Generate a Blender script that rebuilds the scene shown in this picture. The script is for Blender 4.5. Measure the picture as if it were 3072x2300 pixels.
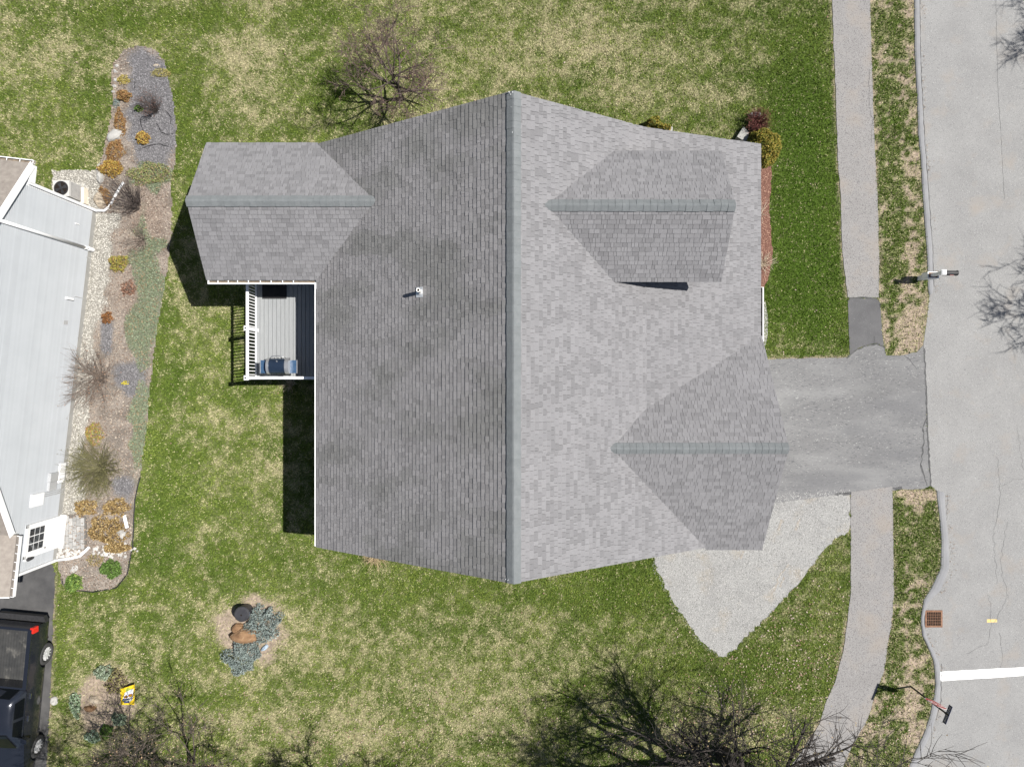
import bpy, math, random
import numpy as np
from mathutils import Vector

for o in list(bpy.data.objects):
    bpy.data.objects.remove(o, do_unlink=True)
SC = bpy.context.scene
COL = SC.collection
random.seed(7)
RNG = np.random.default_rng(11)

# ------------------------------------------------------------------ camera, sky, sun, exposure
H = 28.0            # drone height above the lawn
F = 2133.0          # focal length in photograph pixels (3072 wide)
cam_d = bpy.data.cameras.new("camera"); cam = bpy.data.objects.new("camera", cam_d); COL.objects.link(cam)
cam.location = (0, 0, H); cam.rotation_euler = (0, 0, 0)
cam_d.sensor_width = 36.0; cam_d.lens = 36.0 * F / 3072.0; cam_d.clip_end = 2000
SC.camera = cam
SUN_EL, SUN_AZ = math.radians(59.0), math.radians(8.0)      # azimuth from +X towards +Y
w = bpy.data.worlds.new("World"); SC.world = w; w.use_nodes = True
nt = w.node_tree; nt.nodes.clear()
sky = nt.nodes.new("ShaderNodeTexSky"); sky.sky_type = 'NISHITA'; sky.sun_disc = False
sky.sun_elevation = SUN_EL; sky.sun_rotation = math.pi/2 - SUN_AZ
bg = nt.nodes.new("ShaderNodeBackground"); bg.inputs[1].default_value = 0.05
wo = nt.nodes.new("ShaderNodeOutputWorld")
nt.links.new(sky.outputs[0], bg.inputs[0]); nt.links.new(bg.outputs[0], wo.inputs[0])
sl = bpy.data.lights.new("sun", 'SUN'); sl.energy = 5.0; sl.angle = math.radians(0.53); sl.color = (1.0, 0.965, 0.91)
so = bpy.data.objects.new("sun", sl); COL.objects.link(so); so.location = (20, 2, 40)
sd = Vector((math.cos(SUN_EL)*math.cos(SUN_AZ), math.cos(SUN_EL)*math.sin(SUN_AZ), math.sin(SUN_EL)))
so.rotation_euler = sd.to_track_quat('Z', 'Y').to_euler()
SC.view_settings.view_transform = 'Standard'; SC.view_settings.look = 'None'
SC.view_settings.gamma = 1.0; SC.view_settings.use_curve_mapping = False
SC.view_settings.exposure = 0.66

# ------------------------------------------------------------------ measuring helpers
def P(px, py, z=0.0):
    """point at height z seen at photograph pixel px, py"""
    k = (H - z) / F
    return Vector(((px-1536)*k, -(py-1150)*k, z))
def PL(pts, z=0.0):
    return [(P(a, b, z).x, P(a, b, z).y) for a, b in pts]

def inside(poly, x, y):
    x = np.asarray(x, float); y = np.asarray(y, float); r = np.zeros(x.shape, bool); n = len(poly); j = n-1
    for i in range(n):
        xi, yi = poly[i]; xj, yj = poly[j]
        if yi != yj:
            c = ((yi > y) != (yj > y)) & (x < (xj-xi)*(y-yi)/(yj-yi)+xi)
            r ^= c
        j = i
    return r

def _h(ix, iy, s):
    a = np.sin(ix*127.1 + iy*311.7 + s*74.7)*43758.5453
    return a - np.floor(a)
def vn(x, y, sc, s=0):
    x = np.asarray(x)*sc + 1000.3; y = np.asarray(y)*sc + 1000.7
    ix = np.floor(x); iy = np.floor(y); fx = x-ix; fy = y-iy
    fx = fx*fx*(3-2*fx); fy = fy*fy*(3-2*fy)
    return (_h(ix, iy, s)*(1-fx)+_h(ix+1, iy, s)*fx)*(1-fy)+(_h(ix, iy+1, s)*(1-fx)+_h(ix+1, iy+1, s)*fx)*fy
def fbm(x, y, sc, s=0, o=4):
    t = 0; a = 1; n = 0
    for i in range(o):
        t = t + a*vn(x, y, sc*2**i, s+i*13); n += a; a *= .55
    return t/n
def sstep(a, b, v):
    t = np.clip((v-a)/(b-a), 0, 1); return t*t*(3-2*t)

# ------------------------------------------------------------------ materials
def _ramp(v, a, b, nt):
    m = nt.nodes.new("ShaderNodeMapRange"); m.inputs[1].default_value = a; m.inputs[2].default_value = b
    nt.links.new(v, m.inputs[0]); return m.outputs[0]
MATS = {}
def mat(name, c1, c2=None, scale=4.0, rough=.85, bump=0.0, bscale=80.0, metal=0.0, spec=.3, speck=None, attr=None,
        coat=0.0, stain=None, contrast=(.3, .7), trans=0.0, sheen=None, alpha=None, stretch=None):
    m = bpy.data.materials.new(name); m.use_nodes = True; nt = m.node_tree; L = nt.links
    b = nt.nodes["Principled BSDF"]
    b.inputs["Roughness"].default_value = rough; b.inputs["Metallic"].default_value = metal
    b.inputs["Specular IOR Level"].default_value = spec; b.inputs["Coat Weight"].default_value = coat
    b.inputs["Transmission Weight"].default_value = trans
    tc = nt.nodes.new("ShaderNodeNewGeometry").outputs["Position"]
    if stretch:
        mp = nt.nodes.new("ShaderNodeMapping"); mp.inputs["Scale"].default_value = stretch; L.new(tc, mp.inputs[0]); tc = mp.outputs[0]
    def noise(sc, det=5, rg=.6):
        n = nt.nodes.new("ShaderNodeTexNoise"); n.inputs["Scale"].default_value = sc; n.inputs["Detail"].default_value = det
        n.inputs["Roughness"].default_value = rg; L.new(tc, n.inputs["Vector"]); return n.outputs["Fac"]
    def mix(f, a, bb, mode='MIX'):
        x = nt.nodes.new("ShaderNodeMix"); x.data_type = 'RGBA'; x.blend_type = mode
        for s, v in ((x.inputs[0], f), (x.inputs[6], a), (x.inputs[7], bb)):
            if hasattr(v, "is_linked"): L.new(v, s)
            elif isinstance(v, (int, float)): s.default_value = v
            else: s.default_value = (*v, 1)
        return x.outputs[2]
    if attr == 'color':
        a = nt.nodes.new("ShaderNodeAttribute"); a.attribute_name = "tint"; col = a.outputs["Color"]
        if c2 is not None: col = mix(1.0, col, mix(_ramp(noise(scale), *contrast, nt), c1, c2), 'MULTIPLY')
    else:
        col = mix(_ramp(noise(scale), *contrast, nt), c1, c2) if c2 is not None else None
        if col is None:
            r = nt.nodes.new("ShaderNodeRGB"); r.outputs[0].default_value = (*c1, 1); col = r.outputs[0]
        if attr == 'tone':
            a = nt.nodes.new("ShaderNodeAttribute"); a.attribute_name = "tone"; col = mix(1.0, col, a.outputs["Color"], 'MULTIPLY')
    for sp in (speck or []):
        col = mix(_ramp(noise(sp[1], 2, .5), sp[2], sp[3], nt), col, sp[0])
    for st in (stain or []):
        f = _ramp(noise(st[1], 4, .55), st[2], st[3], nt)
        mm = nt.nodes.new("ShaderNodeMath"); mm.operation = 'MULTIPLY'; mm.inputs[1].default_value = st[4]; L.new(f, mm.inputs[0])
        col = mix(mm.outputs[0], col, st[0])
    L.new(col, b.inputs["Base Color"])
    if bump:
        bn = nt.nodes.new("ShaderNodeBump"); bn.inputs["Strength"].default_value = bump; bn.inputs["Distance"].default_value = .02
        L.new(noise(bscale, 3), bn.inputs["Height"]); L.new(bn.outputs[0], b.inputs["Normal"])
    MATS[name] = m
    return m

# ------------------------------------------------------------------ scene helpers
WL = {}
def tag(o, label=None, cat=None, group=None, kind=None):
    if label: o["label"] = label
    if cat: o["category"] = cat
    if group: o["group"] = group
    if kind: o["kind"] = kind
    return o
def thing(name, loc, label, cat, group=None):
    o = bpy.data.objects.new(name, None); COL.objects.link(o); o.location = loc; o.empty_display_size = .3
    WL[o.name] = Vector(loc)
    return tag(o, label, cat, group)
def link(name, me, parent=None):
    o = bpy.data.objects.new(name, me); COL.objects.link(o)
    if parent is not None:
        o.parent = parent; o.location = -WL[parent.name]
    WL[o.name] = Vector((0, 0, 0))
    return o
def rawmesh(name, V, Fc, m, smooth=False):
    """V (n,3); Fc list of faces or (k,3)/(k,4) int array"""
    me = bpy.data.meshes.new(name)
    if isinstance(Fc, np.ndarray):
        k = Fc.shape[1]; V = np.asarray(V, np.float32)
        me.vertices.add(len(V)); me.vertices.foreach_set("co", V.ravel())
        me.loops.add(Fc.size); me.loops.foreach_set("vertex_index", Fc.astype(np.int32).ravel())
        me.polygons.add(len(Fc)); me.polygons.foreach_set("loop_start", np.arange(0, Fc.size, k, dtype=np.int32))
        me.update(calc_edges=True)
    else:
        me.from_pydata([tuple(v) for v in V], [], Fc); me.update()
    if m is not None: me.materials.append(m)
    if smooth: me.polygons.foreach_set("use_smooth", np.ones(len(me.polygons), bool))
    return me
def set_attr(me, name, vals, dom):
    vals = np.asarray(vals, np.float32)
    if vals.ndim == 1: vals = np.repeat(vals[:, None], 3, 1)
    a = me.attributes.new(name, 'FLOAT_COLOR', dom)
    a.data.foreach_set("color", np.concatenate([vals, np.ones((len(vals), 1), np.float32)], 1).ravel())

class MB:
    def __init__(s): s.v = []; s.f = []; s.t = []
    def face(s, pts, tone=1.0):
        i = len(s.v); s.v += [tuple(p) for p in pts]; s.f.append(list(range(i, i+len(pts)))); s.t.append(tone)
    def box(s, c, size, rz=0.0, tone=1.0):
        hx, hy, hz = size[0]/2, size[1]/2, size[2]/2; ca, sa = math.cos(rz), math.sin(rz); i = len(s.v)
        for dz in (-hz, hz):
            for dx, dy in ((-hx, -hy), (hx, -hy), (hx, hy), (-hx, hy)):
                s.v.append((c[0]+dx*ca-dy*sa, c[1]+dx*sa+dy*ca, c[2]+dz))
        s.hexa(i, tone); return s
    def hexa(s, i, tone=1.0):
        for q in ((3, 2, 1, 0), (4, 5, 6, 7), (0, 1, 5, 4), (1, 2, 6, 5), (2, 3, 7, 6), (3, 0, 4, 7)):
            s.f.append([i+k for k in q]); s.t.append(tone)
    def hex8(s, pts, tone=1.0):
        i = len(s.v); s.v += [tuple(p) for p in pts]; s.hexa(i, tone); return s
    def bar(s, a, b, wd, ht, up=(0, 0, 1), tone=1.0):
        a = Vector(a); b = Vector(b); d = (b-a).normalized(); r = d.cross(Vector(up)).normalized(); u = r.cross(d)
        r *= wd/2; u *= ht/2
        return s.hex8([a-r-u, a+r-u, b+r-u, b-r-u, a-r+u, a+r+u, b+r+u, b-r+u], tone)
    def tube(s, a, b, r0, r1=None, n=8, caps=True, tone=1.0):
        r1 = r0 if r1 is None else r1
        a = Vector(a); b = Vector(b); d = (b-a)
        if d.length < 1e-6: return s
        d.normalize(); x = d.orthogonal().normalized(); y = d.cross(x); i = len(s.v)
        for p, r in ((a, r0), (b, r1)):
            for k in range(n):
                t = 2*math.pi*k/n; s.v.append(tuple(p + x*(r*math.cos(t)) + y*(r*math.sin(t))))
        for k in range(n):
            s.f.append([i+k, i+(k+1) % n, i+n+(k+1) % n, i+n+k]); s.t.append(tone)
        if caps and n > 2:
            s.f.append([i+k for k in range(n-1, -1, -1)]); s.t.append(tone)
            s.f.append([i+n+k for k in range(n)]); s.t.append(tone)
        return s
    def path(s, pts, r, n=8, tone=1.0):
        """continuous tube along pts, r number or list"""
        pts = [Vector(p) for p in pts]; m = len(pts); rr = r if isinstance(r, (list, tuple)) else [r]*m; i = len(s.v); ref = None
        for j, p in enumerate(pts):
            d = (pts[min(j+1, m-1)]-pts[max(j-1, 0)]).normalized()
            x = d.orthogonal().normalized() if ref is None else (ref - d*ref.dot(d)).normalized()
            ref = x; y = d.cross(x)
            for k in range(n):
                t = 2*math.pi*k/n; s.v.append(tuple(p + x*(rr[j]*math.cos(t)) + y*(rr[j]*math.sin(t))))
        for j in range(m-1):
            for k in range(n):
                s.f.append([i+j*n+k, i+j*n+(k+1) % n, i+(j+1)*n+(k+1) % n, i+(j+1)*n+k]); s.t.append(tone)
        s.f.append([i+k for k in range(n-1, -1, -1)]); s.t.append(tone)
        s.f.append([i+(m-1)*n+k for k in range(n)]); s.t.append(tone)
        return s
    def prism(s, poly, z0, z1, tone=1.0):
        n = len(poly); i = len(s.v)
        z0f = z0 if callable(z0) else (lambda x, y: z0); z1f = z1 if callable(z1) else (lambda x, y: z1)
        s.v += [(x, y, z0f(x, y)) for x, y in poly] + [(x, y, z1f(x, y)) for x, y in poly]
        s.f.append([i+k for k in range(n-1, -1, -1)]); s.f.append([i+n+k for k in range(n)]); s.t += [tone, tone]
        for k in range(n):
            s.f.append([i+k, i+(k+1) % n, i+n+(k+1) % n, i+n+k]); s.t.append(tone)
        return s
    def build(s, name, m, parent=None, smooth=False, tone=False, kind=None, fix=False):
        me = rawmesh(name, s.v, s.f, m, smooth)
        if tone: set_attr(me, "tone", s.t, 'FACE')
        if fix:
            import bmesh
            bm = bmesh.new(); bm.from_mesh(me); bmesh.ops.recalc_face_normals(bm, faces=bm.faces); bm.to_mesh(me); bm.free()
        o = link(name, me, parent)
        if kind: o["kind"] = kind
        return o
def ccw(poly):
    a = sum(poly[i][0]*poly[(i+1) % len(poly)][1]-poly[(i+1) % len(poly)][0]*poly[i][1] for i in range(len(poly)))
    return poly if a > 0 else poly[::-1]
def sheet(name, poly, z, m, thick=.12, kind="structure", parent=None):
    o = MB().prism(ccw(poly), z-thick, z).build(name, m, parent)
    if kind: o["kind"] = kind
    return o
def wobble(pts, amp=2.0, step=14):
    """pixel polyline resampled with small irregularities, so that edges are not ruled"""
    out = []
    for i in range(len(pts)-1):
        (a, b), (c, d) = pts[i], pts[i+1]; n = max(1, int(math.hypot(c-a, d-b)/step))
        for k in range(n):
            t = k/n; out.append((a+(c-a)*t+random.uniform(-amp, amp), b+(d-b)*t+random.uniform(-amp, amp)))
    out.append(pts[-1]); return out

# ================================================================== THE SETTING
S0 = H/F
# ---- outlines measured on the photograph (pixels on the ground)
SW_UP_L = [(2492, -260), (2496, 0), (2500, 130), (2508, 300), (2513, 480), (2522, 600), (2527, 760), (2543, 893)]
SW_UP_R = [(2604, -260), (2609, 0), (2615, 200), (2622, 400), (2632, 600), (2637, 760), (2636, 893)]
SW_LO_L = [(2552, 1476), (2552, 1644), (2552, 1780), (2544, 1843), (2532, 1937), (2504, 2047), (2475, 2110), (2460, 2166), (2406, 2251), (2340, 2340), (2220, 2470)]
SW_LO_R = [(2677, 1460), (2679, 1644), (2681, 1780), (2673, 1874), (2659, 1953), (2651, 2015), (2626, 2078), (2601, 2157), (2557, 2235), (2526, 2300), (2460, 2400), (2360, 2510)]
CURB_UP_IN = [(2737, -260), (2741, 0), (2742, 145), (2750, 290), (2753, 399), (2762, 489), (2767, 598), (2779, 750), (2783, 872), (2786, 886)]
CURB_UP_OUT = [(2754, -260), (2759, 0), (2762, 217), (2773, 417), (2786, 598), (2797, 750), (2801, 868), (2797, 880)]
CURB_LO_IN = [(2808, 1471), (2817, 1546), (2823, 1624), (2821, 1703), (2791, 1766), (2768, 1800), (2760, 1858), (2766, 1906), (2781, 1937), (2800, 1984), (2805, 2047), (2799, 2094), (2789, 2141), (2774, 2191), (2748, 2245), (2724, 2300), (2660, 2420), (2600, 2510)]
CURB_LO_OUT = [(2834, 1476), (2838, 1546), (2846, 1624), (2848, 1703), (2822, 1770), (2784, 1806), (2771, 1858), (2778, 1906), (2796, 1940), (2817, 1984), (2822, 2047), (2819, 2100), (2811, 2141), (2792, 2200), (2764, 2262), (2744, 2310), (2690, 2420), (2640, 2510)]
DRIVE = [(2150, 1086), (2300, 1078), (2420, 1074), (2540, 1072), (2552, 1060), (2575, 1046), (2600, 1036), (2630, 1031), (2652, 1042), (2658, 1066), (2704, 1066), (2750, 1056), (2769, 1036),
         (2774, 1100), (2781, 1300), (2791, 1456), (2768, 1466), (2700, 1468), (2640, 1474), (2560, 1484), (2520, 1482), (2420, 1496), (2320, 1509), (2150, 1520)]
APRON = [(2543, 902), (2552, 894), (2630, 897), (2640, 908), (2646, 1000), (2651, 1039), (2630, 1029), (2600, 1034), (2575, 1044), (2549, 1064), (2546, 1000)]
GRAVEL = [(1940, 1600), (1960, 1676), (1990, 1752), (2040, 1835), (2095, 1910), (2135, 1950), (2170, 1967), (2200, 1950), (2235, 1912), (2330, 1818), (2400, 1745), (2440, 1690), (2500, 1620), (2549, 1588),
          (2551, 1480), (2520, 1466), (2420, 1476), (2320, 1488), (2150, 1498), (1950, 1490)]
NDRIVE = [(-300, 1700), (160, 1690), (166, 1720), (160, 1850), (152, 2080), (140, 2300), (132, 2480), (-300, 2480)]
BED = [(345, 190), (375, 150), (420, 138), (460, 146), (495, 180), (505, 230), (520, 290), (530, 380), (528, 480), (515, 540), (517, 700), (492, 880), (470, 1000), (452, 1150), (440, 1300), (420, 1430), (404, 1500),
       (398, 1640), (382, 1720), (350, 1762), (280, 1773), (205, 1768), (188, 1748), (176, 1690), (150, 1600), (180, 1250), (212, 1000), (262, 780), (284, 640), (160, 620), (160, 512), (290, 512), (310, 470), (330, 380), (340, 300), (335, 220)]
MULCH = [(2180, 455), (2240, 430), (2310, 460), (2314, 520), (2309, 620), (2314, 700), (2318, 760), (2309, 830), (2290, 868), (2230, 870)]
ISLE = [(640, 1830), (690, 1790), (760, 1780), (830, 1810), (870, 1860), (860, 1930), (800, 1985), (730, 2000), (660, 1970), (630, 1900)]
YARDBED = [(225, 2050), (250, 2025), (330, 2005), (380, 2010), (400, 2060), (405, 2120), (390, 2180), (330, 2220), (260, 2215), (225, 2160), (240, 2110)]
w_ = lambda L, a=1.2: wobble(L, a)
sw_up = PL(w_(SW_UP_L)+w_(SW_UP_R)[::-1]); sw_lo = PL(w_(SW_LO_L)+w_(SW_LO_R)[::-1])
drive = PL(wobble(DRIVE, 1.2)); apron = PL(APRON); gravel = PL(wobble(GRAVEL, 4.5, 11)); ndrive = PL(wobble(NDRIVE, 1.5))
bed = PL(wobble(BED, 2.5)); mulch = PL(wobble(MULCH, 2.5)); isle = PL(wobble(ISLE, 5)); yardbed = PL(wobble(YARDBED, 5))
road_l = [(a+2, b) for a, b in CURB_UP_IN] + [(2780, 963), (2770, 1030), (2774, 1100), (2781, 1300), (2791, 1456)] + [(a+2, b) for a, b in CURB_LO_IN]
road = PL(road_l) + [(24.5, P(0, 2510).y), (24.5, P(0, -260).y)]
verge_up = PL(SW_UP_R + [(2646, 1000), (2658, 1066), (2704, 1066), (2750, 1056), (2769, 1036), (2780, 963)] + CURB_UP_IN[::-1])
verge_lo = PL(SW_LO_R + CURB_LO_IN[::-1])
HOUSE_FP = [(-6.2, -5.15), (8.0, -5.15), (8.0, 7.7), (-10.0, 7.7), (-10.0, 3.25), (-6.2, 3.25)]
NA, NB = Vector((-16.36, 6.79, 0)), Vector((-17.93, -6.96, 0))       # neighbour's wall line
NEIGH_FP = [(NA.x, NA.y), (NB.x, NB.y), (-40, NB.y-1), (-40, NA.y)]

# ---- materials of the ground
mat("lawn_soil", (.62, .62, .62), (1.25, 1.25, 1.25), scale=9, bump=.6, bscale=40, attr='color', contrast=(.35, .65), rough=.95)
mat("grass_blade", (1, 1, 1), attr='color', rough=.7, spec=.15)
mat("asphalt_road", (.205, .203, .200), (.248, .246, .241), scale=.7, bump=.35, bscale=140, rough=.9,
    speck=[((.145, .145, .147), 30, .55, .70), ((.34, .34, .33), 34, .62, .70)], stain=[((.25, .215, .18), .9, .55, .75, .5)])
mat("asphalt_walk", (.205, .197, .192), (.24, .233, .228), scale=.8, bump=.4, bscale=150, rough=.92,
    speck=[((.11, .105, .105), 28, .54, .66), ((.32, .31, .30), 32, .62, .70)], stain=[((.235, .20, .165), .8, .5, .7, .5)])
mat("asphalt_drive", (.130, .129, .130), (.178, .177, .177), scale=.55, bump=.35, bscale=120, rough=.88,
    speck=[((.085, .085, .09), 30, .56, .70), ((.36, .36, .35), 34, .67, .71)], stain=[((.225, .225, .222), .9, .5, .7, .6), ((.115, .115, .12), .6, .52, .66, .55)], stretch=(.3, 1.1, 1))
mat("asphalt_patch", (.076, .075, .078), (.112, .111, .113), scale=1.2, bump=.3, bscale=120, rough=.85, speck=[((.22, .22, .22), 40, .68, .72)])
mat("asphalt_dark", (.04, .04, .042), (.10, .098, .097), scale=.9, bump=.3, bscale=120, rough=.85, stain=[((.20, .19, .18), .7, .58, .75, .7)])
mat("kerb", (.185, .187, .195), (.23, .231, .237), scale=1.5, bump=.3, bscale=90, rough=.9, speck=[((.13, .13, .135), 60, .62, .70)])
mat("stone_dust", (.265, .263, .256), (.325, .322, .312), scale=1.3, bump=.9, bscale=110, rough=.95,
    speck=[((.15, .15, .147), 34, .54, .68), ((.44, .44, .42), 36, .62, .70)], stain=[((.31, .265, .20), 1.0, .55, .72, .55), ((.20, .198, .195), .8, .55, .7, .4)])
mat("tar_seal", (.045, .045, .047), (.10, .10, .10), scale=8, rough=.8)
mat("bed_soil", (.55, .55, .55), (1.35, 1.35, 1.35), scale=22, bump=1.0, bscale=70, attr='color', contrast=(.32, .68), rough=.95)
mat("red_mulch", (.08, .036, .025), (.20, .10, .075), scale=24, bump=1.0, bscale=90, rough=.95, speck=[((.40, .25, .18), 28, .58, .66)])

# ---- sheets
big = MB(); big.face([(-400, -400, -.06), (400, -400, -.06), (400, 400, -.06), (-400, 400, -.06)])
mat("far_grass", (.035, .06, .015), (.12, .12, .055), scale=.6, bump=.6, bscale=20)
big.build("ground", MATS["far_grass"])["kind"] = "structure"
sheet("road", road, .010, MATS["asphalt_road"])
sheet("sidewalk", sw_up, .024, MATS["asphalt_walk"])
sheet("sidewalk", sw_lo, .024, MATS["asphalt_walk"])
sheet("sidewalk_patch", apron, .020, MATS["asphalt_patch"])
sheet("driveway", drive, .016, MATS["asphalt_drive"])
sheet("gravel_parking_patch", gravel, .008, MATS["stone_dust"])
sheet("neighbour_driveway", ndrive, .010, MATS["asphalt_dark"])
sheet("mulch_bed", mulch, .012, MATS["red_mulch"])
def strip(name, inn, out, z, m):
    a = PL(wobble(inn, .8)); b = PL(wobble(out, .8)); mb = MB()
    n = 60
    def rs(L):
        L = np.array(L); d = np.r_[0, np.cumsum(np.hypot(*np.diff(L, axis=0).T))]; t = np.linspace(0, d[-1], n)
        return np.c_[np.interp(t, d, L[:, 0]), np.interp(t, d, L[:, 1])]
    a = rs(a); b = rs(b)
    prof = lambda p, q: [(*p, .006), (*(p*.92+q*.08), z*.6), (*(p*.7+q*.3), z), (*(p*.35+q*.65), z*.92), (*(p*.1+q*.9), z*.55), (*q, .0)]
    rows = [prof(a[i], b[i]) for i in range(n)]
    for i in range(n-1):
        for k in range(5):
            mb.face([rows[i][k], rows[i+1][k], rows[i+1][k+1], rows[i][k+1]])
    mb.face(rows[0]); mb.face(rows[-1][::-1])
    o = mb.build(name, m, fix=True); o["kind"] = "structure"; return o
strip("kerb", CURB_UP_IN, CURB_UP_OUT, .055, MATS["kerb"])
strip("kerb", CURB_LO_IN, CURB_LO_OUT, .055, MATS["kerb"])

# ---- cracks and tar lines lying on the asphalt (irregular thin sheets of the road itself)
def crack(pts, wd, z, amp=2.5, parent=None, m="tar_seal", vary=.6):
    L = [np.array(P(a, b)) for a, b in wobble(pts, amp, 9)]; mb = MB(); prev = None
    for i, p in enumerate(L):
        d = L[min(i+1, len(L)-1)]-L[max(i-1, 0)]; d = d/(np.linalg.norm(d)+1e-9); nrm = np.array((-d[1], d[0], 0))
        k = wd*random.uniform(1-vary, 1+vary)/2
        cur = (p+nrm*k+(0, 0, z), p-nrm*k+(0, 0, z))
        if prev: mb.face([prev[1], cur[1], cur[0], prev[0]])
        prev = cur
    o = mb.build("tar_line" if wd > .03 else "crack", MATS[m], parent)
    if parent is None: o["kind"] = "structure"
    return o
RD = bpy.data.objects["road"]; DV = bpy.data.objects["driveway"]
crack([(2758, -20), (2763, 217), (2774, 417), (2787, 598), (2798, 750), (2802, 860)], .02, .0145, 1.2, RD)
crack([(2772, 1045), (2775, 1100), (2782, 1300), (2792, 1460)], .06, .0205, 1.5, DV, vary=.45)
crack([(2780, 1250), (2768, 1280), (2770, 1330), (2762, 1400), (2780, 1455)], .05, .0205, 3, DV)
crack([(2540, 1075), (2560, 1055), (2600, 1037), (2630, 1032), (2655, 1045)], .05, .0205, 2, DV)
crack([(2505, 1480), (2560, 1480), (2640, 1470), (2705, 1462)], .09, .0205, 2, DV, vary=.4)
crack([(2660, 1070), (2710, 1066), (2735, 1085), (2750, 1108)], .02, .0205, 2, DV)
crack([(2620, 1032), (2622, 1008)], .02, .0285, 2, DV)
crack([(2546, 895), (2590, 892), (2630, 897)], .05, .0285, 1, DV)
crack([(2987, -20), (2992, 250), (3005, 450), (3012, 600)], .006, .0145, 1, RD)
for c in ([(3050, 1280), (3066, 1390), (3090, 1480)], [(2990, 1370), (3000, 1480), (2980, 1600), (2990, 1750)], [(3020, 1560), (3000, 1700), (3024, 1790), (2980, 1870)],
          [(2965, 1780), (2975, 1860), (2960, 1930), (2900, 1960)], [(3000, 1900), (3005, 1980), (3000, 2000)], [(3080, 1430), (3040, 1440), (2990, 1460)], [(2840, 1480), (2838, 1560)]):
    crack(c, .007, .0145, 4, RD)
crack([(2824, 1990), (2823, 2100), (2806, 2160)], .02, .0145, 1.5, RD)
crack([(2605, 210), (2608, 330), (2618, 360), (2612, 430)], .010, .0285, 2, bpy.data.objects["sidewalk"])
# painted markings
mat("road_paint_white", (.80, .80, .79), (.70, .70, .68), scale=6, rough=.6, stain=[((.28, .28, .28), 14, .66, .72, .8)])
mat("road_paint_yellow", (.62, .44, .12), (.46, .38, .22), scale=14, rough=.7)
mk = MB(); q = PL(wobble([(2822, 2013), (3072, 1999), (3200, 1992)], .7, 25)+wobble([(3200, 2018), (3072, 2025), (2822, 2042)], .7, 25)+[(2820, 2036), (2820, 2018)])
mk.face([(x, y, .0145) for x, y in ccw(q)])
tag(mk.build("stop_line", MATS["road_paint_white"]), "wide white stop line painted across the grey road", "road marking")
mk = MB(); mk.face([(x, y, .0145) for x, y in ccw(PL([(2960, 1856), (2990, 1856), (2991, 1865), (2960, 1866)]))])
tag(mk.build("lane_mark", MATS["road_paint_yellow"]), "short faded yellow paint dash on the road above the stop line", "road marking")

# ---- how dry the lawn is: measured patches plus noise
def dryness(x, y):
    px = x/S0+1536; py = 1150-y/S0
    d = .335 + 0*px
    def g(cx, cy, rx, ry, a):
        nonlocal d
        d = d + a*np.exp(-((px-cx)/rx)**2-((py-cy)/ry)**2)
    g(2420, 700, 140, 420, -.75); g(2430, 300, 130, 300, -.22); g(2400, 1030, 70, 40, .4); g(2345, 1010, 25, 50, .35); g(2460, 1040, 60, 25, .25)
    g(760, 170, 130, 170, .38); g(680, 340, 90, 60, .22); g(1450, 150, 330, 130, .22); g(1950, 190, 330, 120, .22); g(1330, 330, 160, 60, .25)
    g(450, 60, 200, 90, -.12); g(620, 50, 120, 50, -.2); g(100, 150, 160, 100, .14); g(250, 330, 120, 160, -.02)
    g(560, 1000, 90, 120, .10); g(530, 1500, 90, 130, -.22); g(820, 1350, 80, 160, .18); g(760, 1700, 200, 110, -.06); g(480, 1250, 60, 200, -.1)
    g(1250, 1760, 250, 80, .02); g(1900, 1740, 130, 110, -.28); g(1300, 2000, 420, 90, .10); g(900, 2200, 420, 90, .26); g(1500, 2160, 300, 100, .15)
    g(2150, 2000, 180, 60, -.25); g(2380, 1950, 130, 190, -.08); g(2420, 1720, 110, 90, .0); g(2150, 2190, 200, 80, .22); g(1450, 1780, 300, 50, -.2)
    g(640, 2000, 160, 120, -.12); g(760, 1900, 190, 150, .30); g(310, 2110, 150, 130, .25); g(240, 1850, 90, 80, .0); g(170, 1960, 40, 200, -.2)
    g(470, 1100, 50, 400, -.16); g(330, 60, 150, 60, -.08); g(345, 160, 60, 90, .25); g(560, 420, 50, 200, -.15)
    n = fbm(x, y, .45, 3, 3)-.5; n2 = fbm(x, y, 1.9, 9, 3)-.5; n3 = vn(x, y, 4.5, 19)-.5
    n4 = fbm(x*.22, y*1.5, .9, 29, 3)-.5
    return d + n*.24 + n2*.38 + n3*.50 + n4*.40
GREEN = np.array((.064, .104, .012)); LIME = np.array((.158, .196, .040)); STRAW = np.array((.355, .330, .180)); PALE = np.array((.40, .345, .23)); SOIL = np.array((.27, .215, .165))
def segd(x, y, L):
    L = np.array(L); best = np.full(np.shape(x), 99.0)
    for (ax, ay), (bx, by) in zip(L[:-1], L[1:]):
        dx, dy = bx-ax, by-ay; t = np.clip(((x-ax)*dx+(y-ay)*dy)/(dx*dx+dy*dy+1e-9), 0, 1)
        best = np.minimum(best, np.hypot(x-ax-t*dx, y-ay-t*dy))
    return best
EDGES = [PL(SW_UP_L), PL(SW_UP_R), PL(SW_LO_R), PL(CURB_UP_IN), PL(CURB_LO_IN), PL([(2300, 1078), (2540, 1072)]), PL([(2658, 1066), (2704, 1066), (2750, 1056), (2769, 1036)]), PL([(167, 1720), (160, 1850), (152, 2080), (140, 2300)]), PL(SW_LO_L[3:])]
def edge_dist(x, y):
    d = np.full(np.shape(x), 99.0)
    for e in EDGES: d = np.minimum(d, segd(x, y, e))
    return d
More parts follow.
